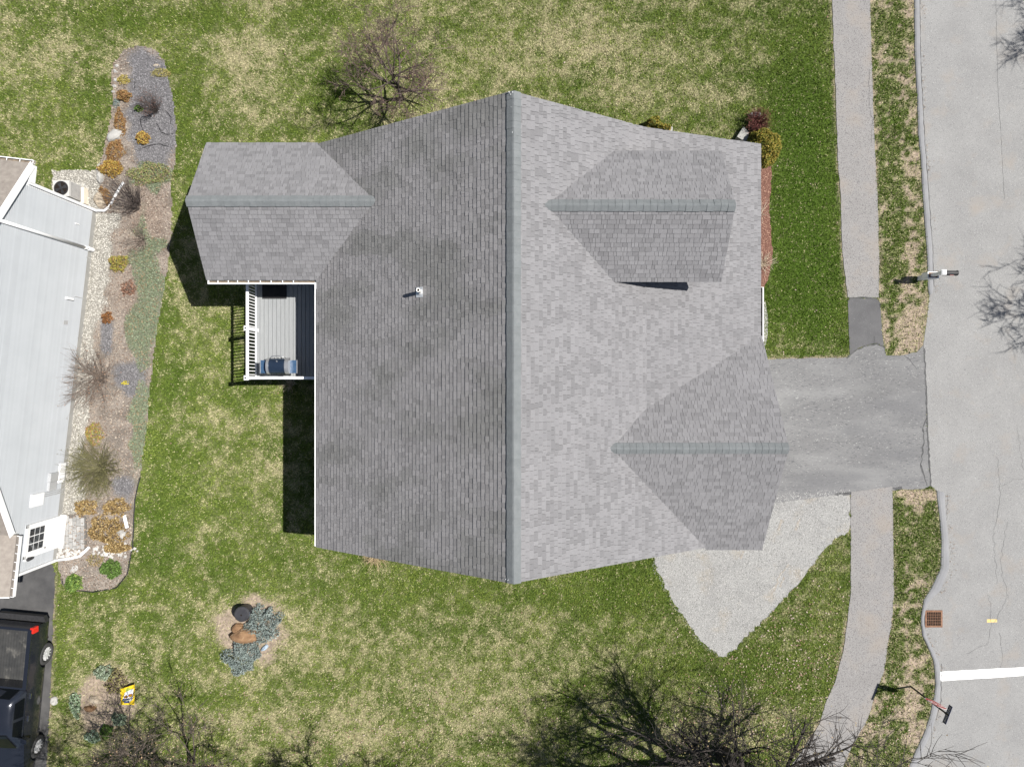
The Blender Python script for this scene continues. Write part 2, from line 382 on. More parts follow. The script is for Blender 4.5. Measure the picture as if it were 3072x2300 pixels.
def verge_bare(x, y):
    """share of bare soil on the two verge strips"""
    px = x/S0+1536; py = 1150-y/S0
    v = inside(verge_up, x, y) | inside(verge_lo, x, y)
    r = .40 + .18*np.exp(-((px-2725)/38)**2) + .26*np.exp(-((py-985)/90)**2) - .22*np.exp(-((px-2690)/30)**2) - .25*np.exp(-((py-1600)/130)**2) + .1*np.exp(-((py-2130)/90)**2) + .5*np.exp(-((py-1478)/24)**2)
    return v, r
def soft_bed(x, y):
    """two worn planting spots in the lawn with ragged edges"""
    px = x/S0+1536; py = 1150-y/S0; n = fbm(x, y, 1.6, 81, 3)-.5
    a = np.exp(-((px-752)/118)**2-((py-1890)/118)**2); b = np.exp(-((px-316)/98)**2-((py-2110)/112)**2)
    return sstep(.34, .58, np.maximum(a, b)+n*.55)
def lawn_tint(x, y, jit):
    d = dryness(x, y); t = sstep(.05, .95, d)
    e = edge_dist(x, y); es = np.exp(-(e/.085)**2)*(vn(x, y, 2.0, 77) > .30)
    v, r = verge_bare(x, y)
    return d, t, es, v, r
xs = np.arange(-26, 24.31, .15); ys = np.arange(-20, 20.01, .15)
GX, GY = np.meshgrid(xs, ys, indexing='ij'); gx = GX.ravel(); gy = GY.ravel()
d, t, es, v, r = lawn_tint(gx, gy, 0)
c = (GREEN*.8)[None]*(1-t[:, None]) + (STRAW*.72)[None]*t[:, None]
cl = fbm(gx, gy, 5.0, 31, 2)
bare = np.where(v, np.clip((r-cl)*6+.5, 0, 1), 0.0); bare = np.maximum(bare, es*.9); bare = np.maximum(bare, soft_bed(gx, gy))
c = c*(1-bare[:, None]) + SOIL*bare[:, None]*(.85+.3*vn(gx, gy, 6, 5))[:, None]
nx, ny = GX.shape; idx = np.arange(nx*ny).reshape(nx, ny)
Q = np.stack([idx[:-1, :-1], idx[1:, :-1], idx[1:, 1:], idx[:-1, 1:]], -1).reshape(-1, 4)
V = np.c_[gx, gy, np.zeros_like(gx)]
me = rawmesh("lawn", V, Q, MATS["lawn_soil"]); set_attr(me, "tint", c, 'POINT')
lawn = link("lawn", me); lawn["kind"] = "structure"

# ---- grass blades
def scatter(n, x0, x1, y0, y1, bad):
    x = RNG.uniform(x0, x1, n); y = RNG.uniform(y0, y1, n); k = np.ones(n, bool)
    for p in bad: k &= ~inside(p, x, y)
    return x[k], y[k]
NBL = 1350000
HARD = [sw_up, sw_lo, drive, apron, gravel, road, ndrive, bed, mulch, HOUSE_FP, NEIGH_FP]
x, y = scatter(NBL, -20.9, 18.9, -16.2, 16.2, HARD)
d, t, es, v, r = lawn_tint(x, y, 0)
cl = fbm(x, y, 5.0, 31, 2)
sparse = np.where(v, (cl-r)*5+.35, 1.0); keep = np.where(v, np.maximum(sparse, .32) > RNG.random(len(x)), RNG.random(len(x)) > es*.8)
il = soft_bed(x, y); keep &= RNG.random(len(x)) > il*.85
x, y, d, t, v, sparse, il = x[keep], y[keep], d[keep], t[keep], v[keep], sparse[keep], il[keep]; n = len(x)
clump = vn(x, y, 7.0, 51)*.5+vn(x, y, 13.0, 52)*.5
pr = np.clip(t*1.02 + (clump-.5)*1.25, .02, .97); pr = np.where(v, np.where(sparse < .3, .93, np.clip(.30+(clump-.5)*.8, 0, 1)), pr); pr = np.maximum(pr, il*.95)
isd = RNG.random(n) < pr
shade = RNG.uniform(.58, 1.45, n)
px = x/S0+1536; py = 1150-y/S0
lush = np.exp(-((px-2420)/110)**2-((py-700)/420)**2)
lime = np.clip(.52+(fbm(x, y, .7, 61, 3)-.5)*1.5-.6*lush, 0, 1); lime = np.where(v, .10, lime)
gcol = GREEN[None]*(1-lime[:, None])+LIME[None]*lime[:, None]
gcol = gcol*(1-lush[:, None]*.75)+np.array((.066, .130, .011))*lush[:, None]*.75
dcol = STRAW[None]*(1-(t**3)[:, None]*.6) + PALE[None]*((t**3)[:, None]*.6)
col = np.where(isd[:, None], dcol, gcol)*shade[:, None]
ang = RNG.uniform(0, 2*math.pi, n); lean = RNG.uniform(.15, 1.15, n); ln = RNG.uniform(.045, .095, n)*np.where(v, 1.25, 1.0)*np.where(isd, .9, 1.05); wd = RNG.uniform(.010, .019, n)
dx, dy = np.cos(ang), np.sin(ang)
B = np.c_[x, y, np.full(n, .002)]
side = np.c_[-dy, dx, np.zeros(n)]*wd[:, None]
tip = B + np.c_[dx*np.sin(lean), dy*np.sin(lean), np.cos(lean)]*ln[:, None]
V = np.stack([B-side, B+side, tip], 1).reshape(-1, 3); T = np.arange(3*n).reshape(-1, 3)
me = rawmesh("grass", V, T, MATS["grass_blade"]); set_attr(me, "tint", col, 'FACE')
tag(link("grass", me), "short patchy green and straw coloured lawn grass", "grass", kind="stuff")

# ---- fallen leaves on the lower lawn
mat("dead_leaf", (1, 1, 1), attr='color', rough=.8)
def quads_scatter(name, x, y, z, size, cols, label, cat, parent=None, up=.35):
    n = len(x); a = RNG.uniform(0, 6.283, n); s = size*RNG.uniform(.6, 1.3, n)
    u = np.c_[np.cos(a), np.sin(a), RNG.uniform(-up, up, n)]*s[:, None]; vv = np.c_[-np.sin(a), np.cos(a), RNG.uniform(-up, up, n)]*(s*RNG.uniform(.45, .8, n))[:, None]
    c = np.c_[x, y, z if np.ndim(z) else np.full(n, z)]
    V = np.stack([c-u, c-vv, c+u, c+vv], 1).reshape(-1, 3); Fq = np.arange(4*n).reshape(-1, 4)
    me = rawmesh(name, V, Fq, MATS["dead_leaf"]); set_attr(me, "tint", cols, 'FACE')
    o = link(name, me, parent); o["kind"] = "stuff"
    if parent is None: tag(o, label, cat)
    return o
x, y = scatter(80000, -18, 18.6, -16, 16, [sw_up, drive, apron, gravel, road, ndrive, bed, mulch, HOUSE_FP, NEIGH_FP, sw_lo])
px = x/S0+1536; py = 1150-y/S0
dens = .006 + .55*np.exp(-((px-2350)/230)**2-((py-2000)/210)**2) + .75*np.exp(-((px-2120)/260)**2-((py-2210)/110)**2) + .30*np.exp(-((px-900)/500)**2-((py-2230)/110)**2) + .22*np.exp(-((px-2700)/90)**2-((py-2150)/180)**2) + .12*np.exp(-((px-1500)/500)**2-((py-2150)/120)**2)
k = (RNG.random(len(x)) < dens*(.4+1.2*vn(x, y, 2.5, 91))); x, y = x[k], y[k]
base = np.array([(.29, .21, .16), (.36, .28, .23), (.20, .13, .09), (.42, .34, .29), (.26, .16, .12)])[RNG.integers(0, 5, len(x))]
quads_scatter("leaf_litter", x, y, RNG.uniform(.03, .08, len(x)), .032, base, "scattered dry brown leaves over the lower lawn", "fallen leaves")

# grit and blown leaves caught along the kerb
kx, ky = [], []
for L_, n_ in ((CURB_UP_OUT, 260), (CURB_LO_OUT, 200)):
    A_ = np.array(PL(L_)); D_ = np.r_[0, np.cumsum(np.hypot(*np.diff(A_, axis=0).T))]; t_ = RNG.uniform(0, 1, n_)**1.2*D_[-1]; cl_ = (vn(t_, t_*0, .8, 3) > .42)
    kx += list((np.interp(t_, D_, A_[:, 0])+np.abs(RNG.normal(0, .12, n_))+.02)[cl_]); ky += list(np.interp(t_, D_, A_[:, 1])[cl_])
kx = np.array(kx); ky = np.array(ky)
quads_scatter("kerb_litter", kx, ky, .03, .022, np.array([(.2, .15, .11), (.28, .22, .17), (.13, .1, .08)])[RNG.integers(0, 3, len(kx))], "brown grit and leaf bits caught along the kerb", "fallen leaves")
mat("dust_tan", (.275, .25, .215), (.235, .215, .19), scale=12, rough=.95)
GP = bpy.data.objects["gravel_parking_patch"]
for pts_, wd_ in (([(2335, 1745), (2322, 1765), (2312, 1785)], .10), ([(2352, 1730), (2340, 1760)], .07), ([(2365, 1690), (2345, 1720), (2330, 1742)], .05), ([(2230, 1655), (2222, 1675)], .06), ([(2345, 1560), (2335, 1590)], .12), ([(2400, 1555), (2385, 1590)], .09)):
    crack(pts_, wd_, .013, 2, GP, "dust_tan")

# ================================================================== THE HOUSE
mat("shingle", (.182, .179, .185), (.208, .205, .211), scale=26, bump=.5, bscale=160, rough=.95, spec=.15, attr='tone')
mat("ridge_cap", (.140, .151, .155), (.172, .182, .186), scale=5, bump=.5, bscale=160, rough=.95, spec=.15, attr='tone')
mat("roof_deck", (.05, .05, .05), rough=.95)
mat("white_trim", (.80, .80, .80), (.74, .74, .74), scale=3, rough=.45)
mat("house_siding", (.52, .53, .54), (.56, .57, .58), scale=2, rough=.6)
mat("glass", (.02, .025, .03), rough=.05, spec=.7)
mat("galvanised", (.55, .56, .57), (.66, .67, .68), scale=20, rough=.45, metal=.5)
mat("pvc", (.78, .77, .74), (.70, .69, .66), scale=10, rough=.5)
mat("dark_hole", (.012, .008, .006), rough=.9)  # near-black colour standing in for the shade inside openings
house = thing("house", (0, 0, 0), "house with grey shingled gable roofs in the middle of the lawn", "house")

YT, YB = 8.07, -5.515
ZE, ZR = 4.0, 8.33
SL = (ZR-ZE)/6.58
zs = lambda X: ZR - SL*X                    # steep front slope
XK = 4.2; ZK = zs(XK); XF = 8.38; SPp = (ZK-ZE)/(XF-XK)
zp = lambda X: ZK - SPp*(X-XK)              # shallow porch slope
GR, GZ, GRUN = -1.98, 6.33, 3.56            # garage ridge
WR, WZ = 5.79, 5.47                         # back wing ridge
DR, DZ, DE = 5.10, 7.68, 6.3                # front dormer

def clip3(poly, f):
    """keep the part of a 3-D polygon where f(p) >= 0"""
    out = []; n = len(poly)
    for i in range(n):
        a, b = poly[i], poly[(i+1) % n]; fa, fb = f(a), f(b)
        if fa >= 0: out.append(a)
        if (fa >= 0) != (fb >= 0): out.append(a.lerp(b, fa/(fa-fb)))
    return out
V3 = lambda *a: Vector(a)
above_back = lambda p: p.z-(ZR+SL*p.x)+.012
above_steep = lambda p: p.z-zs(p.x)+.012
above_porch = lambda p: p.z-zp(p.x)+.012
slopes = []     # name, polygon, down-slope direction
xe = 6.56
slopes.append(("back", [V3(0, YB, ZR), V3(0, YT, ZR), V3(-6.58, YT, ZE), V3(-6.58, YB, ZE)], V3(-1, 0, -SL)))
slopes.append(("front", [V3(0, YT, ZR), V3(0, GR, ZR), V3(XK, GR, ZK), V3(XK, YT, ZK)], V3(1, 0, -SL)))
slopes.append(("front_low", [V3(0, GR, ZR), V3(0, YB, ZR), V3(xe, YB, zs(xe)), V3(xe, GR, zs(xe))], V3(1, 0, -SL)))
slopes.append(("porch", [V3(XK, YT, ZK), V3(XK, GR, ZK), V3(XF, GR, ZE), V3(XF, YT, ZE)], V3(1, 0, -SPp)))
def gable(x0, x1, yr, zr, yn, ys, ze, clips_n, clips_s):
    for ye, cl in ((yn, clips_n), (ys, clips_s)):
        p = [V3(x0, yr, zr), V3(x1, yr, zr), V3(x1, ye, ze), V3(x0, ye, ze)]
        for f in cl: p = clip3(p, f)
        slopes.append(("gable", p, V3(0, ye-yr, ze-zr)))
gable(-10.31, -2.0, WR, WZ, 8.10, 3.51, ZE, [above_back], [above_back])
gable(0.5, 6.38, DR, DZ, 7.07, 3.12, DE, [above_steep, above_porch], [above_steep, above_porch])
gable(1.0, 8.43, GR, GZ, GR+GRUN, -5.59, ZE, [above_steep, above_porch], [above_steep])

roof = None
dk = MB(); fld = MB(); singles = []
EXPO = .143
def clip2(poly, a, b, c):                      # keep a*u+b*v<=c
    out = []; n = len(poly)
    for i in range(n):
        p, q = poly[i], poly[(i+1) % n]; fp = c-a*p[0]-b*p[1]; fq = c-a*q[0]-b*q[1]
        if fp >= 0: out.append(p)
        if (fp >= 0) != (fq >= 0):
            t = fp/(fp-fq); out.append((p[0]+(q[0]-p[0])*t, p[1]+(q[1]-p[1])*t))
    return out
for si, (nm, poly, dn) in enumerate(slopes):
    nrm = (poly[1]-poly[0]).cross(poly[2]-poly[1]).normalized()
    if nrm.z < 0: nrm = -nrm; poly = poly[::-1]
    vd = (-dn).normalized(); ud = vd.cross(nrm).normalized()      # vd up the slope, ud along the eave
    O = min(poly, key=lambda p: (p).dot(vd))
    q2 = [((p-O).dot(ud), (p-O).dot(vd)) for p in poly]
    area = sum(q2[i][0]*q2[(i+1) % len(q2)][1]-q2[(i+1) % len(q2)][0]*q2[i][1] for i in range(len(q2)))
    if area < 0: q2 = q2[::-1]; 
    # the boarding under the shingles
    i0 = len(dk.v); n = len(poly)
    dk.v += [tuple(p-nrm*.006) for p in poly]+[tuple(p-nrm*.12) for p in poly]
    dk.f.append([i0+k for k in range(n)]); dk.f.append([i0+n+k for k in range(n-1, -1, -1)]); dk.t += [1, 1]
    for k in range(n): dk.f.append([i0+k, i0+n+k, i0+n+(k+1) % n, i0+(k+1) % n]); dk.t.append(1)
    us = [q[0] for q in q2]; vs = [q[1] for q in q2]
    b0 = -.02; row = 0
    vmax = max(vs)
    while b0 < vmax-.01:
        u = min(us)-random.uniform(0, .3); lng = EXPO+.03
        off = random.uniform(-.012, .012) if nm == "back" else 0
        while u < max(us):
            wdt = random.choice((.09, .12, .14, .15, .17, .19, .22, .26))
            raised = random.random() < .55; gap = .004 if nm == 'back' else .008
            r = [(u, b0), (u+wdt-gap, b0), (u+wdt-gap, b0+lng), (u, b0+lng)]; r0 = r
            whole = True
            for i in range(len(q2)):
                (ax, ay), (bx, by) = q2[i], q2[(i+1) % len(q2)]
                ex, ey = bx-ax, by-ay; L_ = math.hypot(ex, ey)
                if L_ < 1e-6: continue
                na, nb = ey/L_, -ex/L_           # outward for ccw
                lim = na*ax+nb*ay + (.025 if ay+by < .06 else .012)
                r2 = clip2(r, na, nb, lim)
                if len(r2) != len(r) or r2 != r: whole = False
                r = r2
                if len(r) < 3: break
            if len(r) >= 3:
                cu = sum(p[0] for p in r)/len(r); cv = b0+EXPO/2
                c3 = O+ud*cu+vd*cv
                a_ = float(fbm(c3.x, c3.y, .5, 41, 3)); blotch = float(vn(c3.x, c3.y, 1.6, 44))
                tone = random.choice((.83, .89, .95, 1.0, 1.0, 1.03, 1.06)) * (1 if raised else .98) * (1+(blotch-.5)*.08)
                if nm == "back":
                    tone = 1+(tone-1)*.85
                    a_ = float(fbm(c3.x*.8, c3.y*1.7, .7, 41, 4)); st = float(sstep(.42, .70, np.array(a_)))*.24; tn = (tone*(1.11-st*.98), tone*(1.09-st*.90), tone*(1.065-st))
                else: tn = (tone, tone, tone)
                th = (.022 if raised else .014)*(1.2 if nm == "back" else 1.0)
                def lift(p):
                    k = 1-(p[1]-b0)/lng
                    return O+ud*p[0]+vd*p[1]+nrm*(.002+th*k)
                top = [lift(p) for p in r]; bot = [O+ud*p[0]+vd*p[1]-nrm*.004 for p in r]
                if nm in ("front", "front_low") and whole and vmax-b0 < 1.15 and vmax-b0 > .18 and len(singles) < 300 and (nm == "front"):
                    singles.append((top, bot, tn))
                else:
                    m_ = len(top); i0 = len(fld.v); fld.v += [tuple(p) for p in top+bot]
                    fld.f.append([i0+k for k in range(m_)]); fld.t.append(tn)
                    for k in range(m_): fld.f.append([i0+k, i0+m_+k, i0+m_+(k+1) % m_, i0+(k+1) % m_]); fld.t.append(tn)
            u += wdt
        b0 += EXPO; row += 1
roof = dk.build("roof", MATS["roof_deck"], house)
o = fld.build("shingle_field", MATS["shingle"], roof, tone=True); o["kind"] = "stuff"
for top, bot, tn in singles:
    mb = MB(); m_ = len(top); mb.v = [tuple(p) for p in top+bot]; mb.f = [[k for k in range(m_)]]+[[k, m_+k, m_+(k+1) % m_, (k+1) % m_] for k in range(m_)]; mb.t = [tn]*(m_+1)
    mb.build("shingle", MATS["shingle"], roof, tone=True)

# ridge caps over a low ridge vent
def ridge(a, b, s1, s2, half, rise, step=.20):
    """a->b along the ridge, s1/s2 slopes of the two sides (rise over run)"""
    a = Vector(a); b = Vector(b); d = (b-a); L = d.length; d.normalize(); sd = d.cross(V3(0, 0, 1)).normalized()
    prof = []
    for k in (-1, -.55, -.2, 0, .2, .55, 1):
        s_ = s2 if k > 0 else s1
        prof.append((k*half, rise-abs(k)*half*s_*1.0 - (.012 if abs(k) == 0 else 0)))
    n = int(L/step)
    for i in range(n):
        p0 = a+d*(i*L/n-.012); p1 = a+d*((i+1)*L/n); mb = MB(); j = random.uniform(-.006, .006)
        lo, hi = .004, .013
        t0 = [p0+sd*(x+j)+V3(0, 0, z+hi) for x, z in prof]; t1 = [p1+sd*(x+j)+V3(0, 0, z+lo) for x, z in prof]
        tn = random.uniform(.95, 1.04)
        for k in range(6): mb.face([t0[k], t0[k+1], t1[k+1], t1[k]], tn)
        dn = V3(0, 0, -rise*.95)
        mb.face([t0[0]+dn, t0[0], t1[0], t1[0]+dn], tn); mb.face([t0[-1], t0[-1]+dn, t1[-1]+dn, t1[-1]], tn)
        for k in range(6): mb.face([t0[k+1], t0[k], t0[k]-V3(0, 0, .03), t0[k+1]-V3(0, 0, .03)], tn)
        mb.build("ridge_shingle", MATS["ridge_cap"], roof, tone=True)
ridge((.05, YB+.0, ZR), (.05, YT+.0, ZR), SL, SL, .20, .075)
ridge((-10.32, WR, WZ), (-4.25, WR, WZ), .635, .645, .175, .055)
ridge((.95, DR, DZ), (6.39, DR, DZ), .70, .70, .17, .055)
ridge((3.0, GR, GZ), (8.44, GR, GZ), .65, .65, .17, .055)

# walls under the eaves
def prismX(prof, x0, x1):        # profile in (y,z) swept along x
    mb = MB(); n = len(prof); i = len(mb.v)
    mb.v = [(x0, y, z) for y, z in prof]+[(x1, y, z) for y, z in prof]
    mb.f = [list(range(n-1, -1, -1)), [n+k for k in range(n)]]+[[k, (k+1) % n, n+(k+1) % n, n+k] for k in range(n)]; mb.t = [1]*(n+2)
    return mb
def prismY(prof, y0, y1):
    mb = MB(); n = len(prof)
    mb.v = [(x, y0, z) for x, z in prof]+[(x, y1, z) for x, z in prof]
    mb.f = [list(range(n)), [n+k for k in range(n-1, -1, -1)]]+[[(k+1) % n, k, n+k, n+(k+1) % n] for k in range(n)]; mb.t = [1]*(n+2)
    return mb
drop = .16
prismY([(-6.2, -.05), (6.2, -.05), (6.2, zs(6.2)-drop), (0, ZR-drop-.03), (-6.2, zs(6.2)-drop)], -5.15, 7.72).build("wall", MATS["house_siding"], house, fix=True)
prismY([(6.2, -.05), (8.0, -.05), (8.0, zp(8.0)-drop), (6.2, zp(6.2)-drop)], 1.3, 7.72).build("wall", MATS["house_siding"], house, fix=True)
prismX([(3.86, -.05), (7.74, -.05), (7.74, 4.05), (WR, WZ-drop-.05), (3.86, 4.03)], -9.98, -6.2).build("wall", MATS["house_siding"], house, fix=True)
prismX([(-5.16, -.05), (1.2, -.05), (1.2, 4.05), (GR, GZ-drop-.05), (-5.16, 4.05)], 6.2, 8.0).build("wall", MATS["house_siding"], house, fix=True)
prismX([(3.45, 4.6), (6.75, 4.6), (6.75, 6.3), (DR, DZ-drop-.06), (3.45, 6.3)], 3.2, 6.05).build("wall", MATS["house_siding"], house, fix=True)
gd = MB().box((8.02, GR, 1.1), (.06, 4.9, 2.2)); g_ = gd.build("garage_door", MATS["white_trim"], house)
for k in range(4): MB().box((8.055, GR, .29+.54*k), (.02, 4.8, .48)).build("panel", MATS["white_trim"], g_)
for (x_, y_, z_, wy, wz) in ((8.0, 4.4, 1.7, 1.5, 1.3), (8.0, 6.4, 1.7, 1.5, 1.3), (6.05, DR, 5.8, 1.0, .8)):
    f_ = MB().box((x_+.03, y_, z_), (.06, wy, wz)).build("window", MATS["white_trim"], house)
    for s_ in (-1, 1): MB().box((x_+.065, y_+s_*wy/4*.95, z_), (.014, wy/2-.1, wz-.14)).build("pane", MATS["glass"], f_)
for y_ in (-2.5, -4.3):
    f_ = MB().box((-6.23, y_, 2.6), (.06, 1.0, 1.3)).build("window", MATS["white_trim"], house)
    MB().box((-6.265, y_, 2.6), (.014, .86, 1.16)).build("pane", MATS["glass"], f_)
f_ = MB().box((-6.23, 1.7, 2.75), (.06, 1.8, 2.05)).build("sliding_door", MATS["white_trim"], house)
for s_ in (-1, 1): MB().box((-6.265, 1.7+s_*.44, 2.75), (.014, .76, 1.9)).build("pane", MATS["glass"], f_)

# fascia, rakes and gutters
for a_, b_ in (((-6.57, YB, 3.86), (-6.57, 3.45, 3.86)), ((-10.27, 3.54, 3.86), (-6.6, 3.54, 3.86)), ((8.34, 1.6, 3.86), (8.34, YT, 3.86))):
    MB().bar(a_, b_, .025, .2).build("fascia", MATS["white_trim"], house)
def rake(a, b): MB().bar(a, b, .03, .16).build("rake_board", MATS["white_trim"], house)
for y_ in (YB+.01, YT-.01):
    rake((0, y_, ZR-.11), (-6.56, y_, ZE-.11))
rake((0, YT-.01, ZR-.11), (XK, YT-.01, ZK-.11)); rake((XK, YT-.01, ZK-.11), (XF-.02, YT-.01, ZE-.11))
rake((0, YB+.01, ZR-.11), (6.3, YB+.01, zs(6.3)-.11))
for y_ in (8.08, 3.53): rake((-10.29, WR, WZ-.11), (-10.29, y_, ZE-.11))
for y_ in (7.05, 3.14): rake((6.36, DR, DZ-.11), (6.36, y_, DE-.11))
for y_ in (1.5, -5.57): rake((8.41, GR, GZ-.11), (8.41, y_, ZE-.11))
mat("gutter_silt", (.12, .10, .08), (.25, .2, .15), scale=12, rough=.9)
def gutter(a, b, out, z, wd=.115, straps=None, silt=True):
    """open channel from a to b (x,y), out = unit vector away from the house"""
    a = V3(*a, z); b = V3(*b, z); o_ = V3(*out, 0); mb = MB()
    i_ = a-o_*0; t_ = .012
    mb.bar(a+o_*(wd-.018), b+o_*(wd-.018), .036, .012)                            # rolled outer lip
    mb.bar(a+o_*(wd-.008)-V3(0, 0, .05), b+o_*(wd-.008)-V3(0, 0, .05), .010, .095)
    mb.bar(a+o_*(wd/2)-V3(0, 0, .095), b+o_*(wd/2)-V3(0, 0, .095), wd, .01)
    for p in (a, b): mb.bar(p+o_*.002-V3(0, 0, .045), p+o_*(wd-.01)-V3(0, 0, .045), .012, .09)
    g = mb.build("gutter", MATS["white_trim"], house)
    sm = MB(); sm.bar(a+o_*(wd/2)-V3(0, 0, .08), b+o_*(wd/2)-V3(0, 0, .08), wd-.03, .015); sm.build("gutter_channel", MATS["gutter_silt"], g)
    if straps:
        for t in straps:
            p = a.lerp(b, t); q = MB(); q.bar(p+V3(0, 0, .004), p+o_*wd*.9+V3(0, 0, .004), .028, .014); q.build("gutter_hanger", MATS["white_trim"], g)
    return g
gutter((-6.60, 3.36), (-6.60, YB+.02), (-1, 0), 3.955, wd=.075)
gutter((-10.29, 3.485), (-6.62, 3.485), (0, -1), 3.955, wd=.125, straps=[.01, .095, .19, .275, .375, .485, .585, .69, .79])
gutter((8.40, 1.42), (8.40, 3.25), (1, 0), 3.965, wd=.11)
cr = MB().box((-6.60, 3.30, 3.93), (.13, .22, .13)); cr.build("gutter_corner", MATS["white_trim"], house)
dsp = MB(); dsp.bar((-6.66, -5.2, 3.85), (-6.27, -5.2, 3.5), .08, .06); dsp.bar((-6.26, -5.2, 3.5), (-6.26, -5.2, .1), .08, .06, up=(0, 1, 0)); dsp.build("downspout", MATS["white_trim"], house)

# plumbing vent with its flashing plate
vb = P(1260, 876, 7.3); zb_ = ZR+SL*vb.x
vb = P(1262, 876, zb_); zb_ = ZR+SL*vb.x
nb = V3(-SL, 0, 1).normalized(); eu = V3(1, 0, SL).normalized(); ey = V3(0, 1, 0)
vp = MB(); c0 = V3(vb.x-.03, vb.y, zb_)
vp.hex8([c0+eu*a+ey*b+nb*h for h in (.008, .024) for a, b in ((-.13, -.155), (.13, -.155), (.13, .155), (-.13, .155))])
vp.tube(c0+eu*.02-nb*.02, c0+eu*.02+V3(0, 0, .10), .10, .075, 16)
fl = vp.build("vent_flashing", MATS["galvanised"], house, fix=True)
pp = MB(); pc = c0+eu*.02
pp.tube(pc, pc+V3(0, 0, .52), .058, .058, 20, caps=False)
n_ = 20
for k in range(n_):
    t0, t1 = 2*math.pi*k/n_, 2*math.pi*(k+1)/n_; T_ = pc+V3(0, 0, .52)
    R_ = lambda r, t: T_+V3(r*math.cos(t), r*math.sin(t), 0)
    pp.face([R_(.040, t0), R_(.058, t0), R_(.058, t1), R_(.040, t1)])
    pp.face([R_(.040, t1), R_(.040, t0), R_(.040, t0)-V3(0, 0, .2), R_(.040, t1)-V3(0, 0, .2)][::-1])
pv = pp.build("vent_pipe", MATS["pvc"], house, smooth=False)
MB().tube(pc+V3(0, 0, .36), pc+V3(0, 0, .40), .041, .041, 16).build("pipe_mouth", MATS["dark_hole"], pv)
# bird droppings on the ridge
dp = MB()
for (a, b, s_) in ((1527, 276, .05), (1538, 277, .05), (1532, 283, .04), (1533, 321, .025), (1545, 360, .03), (1537, 397, .035), (1517, 1737, .03), (1524, 1739, .03)):
    p_ = P(a, b, ZR+.06); s_ *= .6; dp.prism([(p_.x+s_*.5*math.cos(t)*random.uniform(.5, 1.2), p_.y+s_*.6*math.sin(t)*random.uniform(.5, 1.2)) for t in np.linspace(0, 6.28, 8)[:-1]], ZR-.02, ZR+.062)
dp.build("bird_dropping", MATS["white_trim"], roof)

# ================================================================== DECK
mat("deck_board", (.22, .23, .235), (.265, .272, .277), scale=3, rough=.7, stretch=(8, .5, 8), bump=.15, bscale=60)
mat("deck_frame", (.30, .26, .2), (.36, .3, .24), scale=6, rough=.85)
ZD = 1.75; DX0, DX1, DY0, DY1 = -9.46, -6.24, .17, 3.82
deck = thing("deck", (-7.85, 1.7, 0), "raised grey board deck with white railing behind the house", "deck")
nbd = 21; bw = (DX1-DX0)/nbd
bme = rawmesh("board", *(lambda m_: (m_.v, m_.f))(MB().box((0, 0, 0), (bw-.012, DY1-DY0, .03))), MATS["deck_board"])
for k in range(nbd):
    o = link("board", bme, deck); o.location = V3(DX0+bw*(k+.5), (DY0+DY1)/2, ZD-.015-random.uniform(0, .004)) - WL[deck.name]
fr = MB()
for y_ in (DY0+.03, DY1-.05): fr.bar((DX0+.02, y_, ZD-.14), (DX1, y_, ZD-.14), .04, .2)
for k in range(9): fr.bar((DX0+.03+k*.4, DY0+.06, ZD-.15), (DX0+.03+k*.4, DY1-.08, ZD-.15), .04, .2)
fr.build("joist_frame", MATS["deck_frame"], deck)
MB().bar((DX0-.012, DY0-.0, ZD-.12), (DX0-.012, DY1, ZD-.12), .02, .24).build("skirt_board", MATS["white_trim"], deck)
MB().bar((DX0, DY0-.012, ZD-.12), (DX1, DY0-.012, ZD-.12), .02, .24).build("skirt_board", MATS["white_trim"], deck)
for (x_, y_) in ((DX0+.08, DY0+.1), (DX0+.08, DY1-.2), (DX1-.5, DY0+.1)):
    MB().box((x_, y_, ZD/2-.13), (.13, .13, ZD-.26+.02)).build("footing_post", MATS["deck_frame"], deck)
RT = ZD+.95; RXo = DX0+.045; RYo = DY0+.03
def post(x_, y_, top=RT+.10):
    o = MB().box((x_, y_, (ZD+top)/2), (.125, .125, top-ZD)).build("post", MATS["white_trim"], deck)
    c = MB().box((x_, y_, top+.012), (.165, .165, .024))
    c.hex8([(x_+a*s, y_+b*s, top+z) for z, s in ((.024, .07), (.07, .028)) for a, b in ((-1, -1), (1, -1), (1, 1), (-1, 1))])
    c.build("post_cap", MATS["white_trim"], o)
    MB().box((x_, y_, top+.073), (.05, .05, .006)).build("cap_inset", MATS["glass"], o)  # small dark square inset in the cap top, not a light
ymid = P(0, 985, RT).y
xr_ = -6.70
for (x_, y_) in ((RXo, RYo), (RXo, ymid), (RXo, DY1-.08), (xr_, RYo)): post(x_, y_)
MB().bar((RXo, RYo+.07, RT), (RXo, DY1-.1, RT), .09, .05).build("top_rail", MATS["white_trim"], deck)
MB().bar((RXo, RYo+.07, ZD+.10), (RXo, DY1-.1, ZD+.10), .05, .05).build("bottom_rail", MATS["white_trim"], deck)
MB().bar((RXo+.07, RYo, RT), (xr_, RYo, RT), .09, .05).build("top_rail", MATS["white_trim"], deck)
MB().bar((RXo+.07, RYo, ZD+.10), (xr_, RYo, ZD+.10), .05, .05).build("bottom_rail", MATS["white_trim"], deck)
bal = rawmesh("baluster", *(lambda m_: (m_.v, m_.f))(MB().box((0, 0, 0), (.034, .034, .84))), MATS["white_trim"])
def bals(a, b, n):
    for k in range(1, n):
        p = V3(*a).lerp(V3(*b), k/n); o = link("baluster", bal, deck); o.location = V3(p.x, p.y, ZD+.53)-WL[deck.name]
bals((RXo, RYo, 0), (RXo, ymid, 0), 14); bals((RXo, ymid, 0), (RXo, DY1-.08, 0), 16); bals((RXo, RYo, 0), (xr_, RYo, 0), 22)
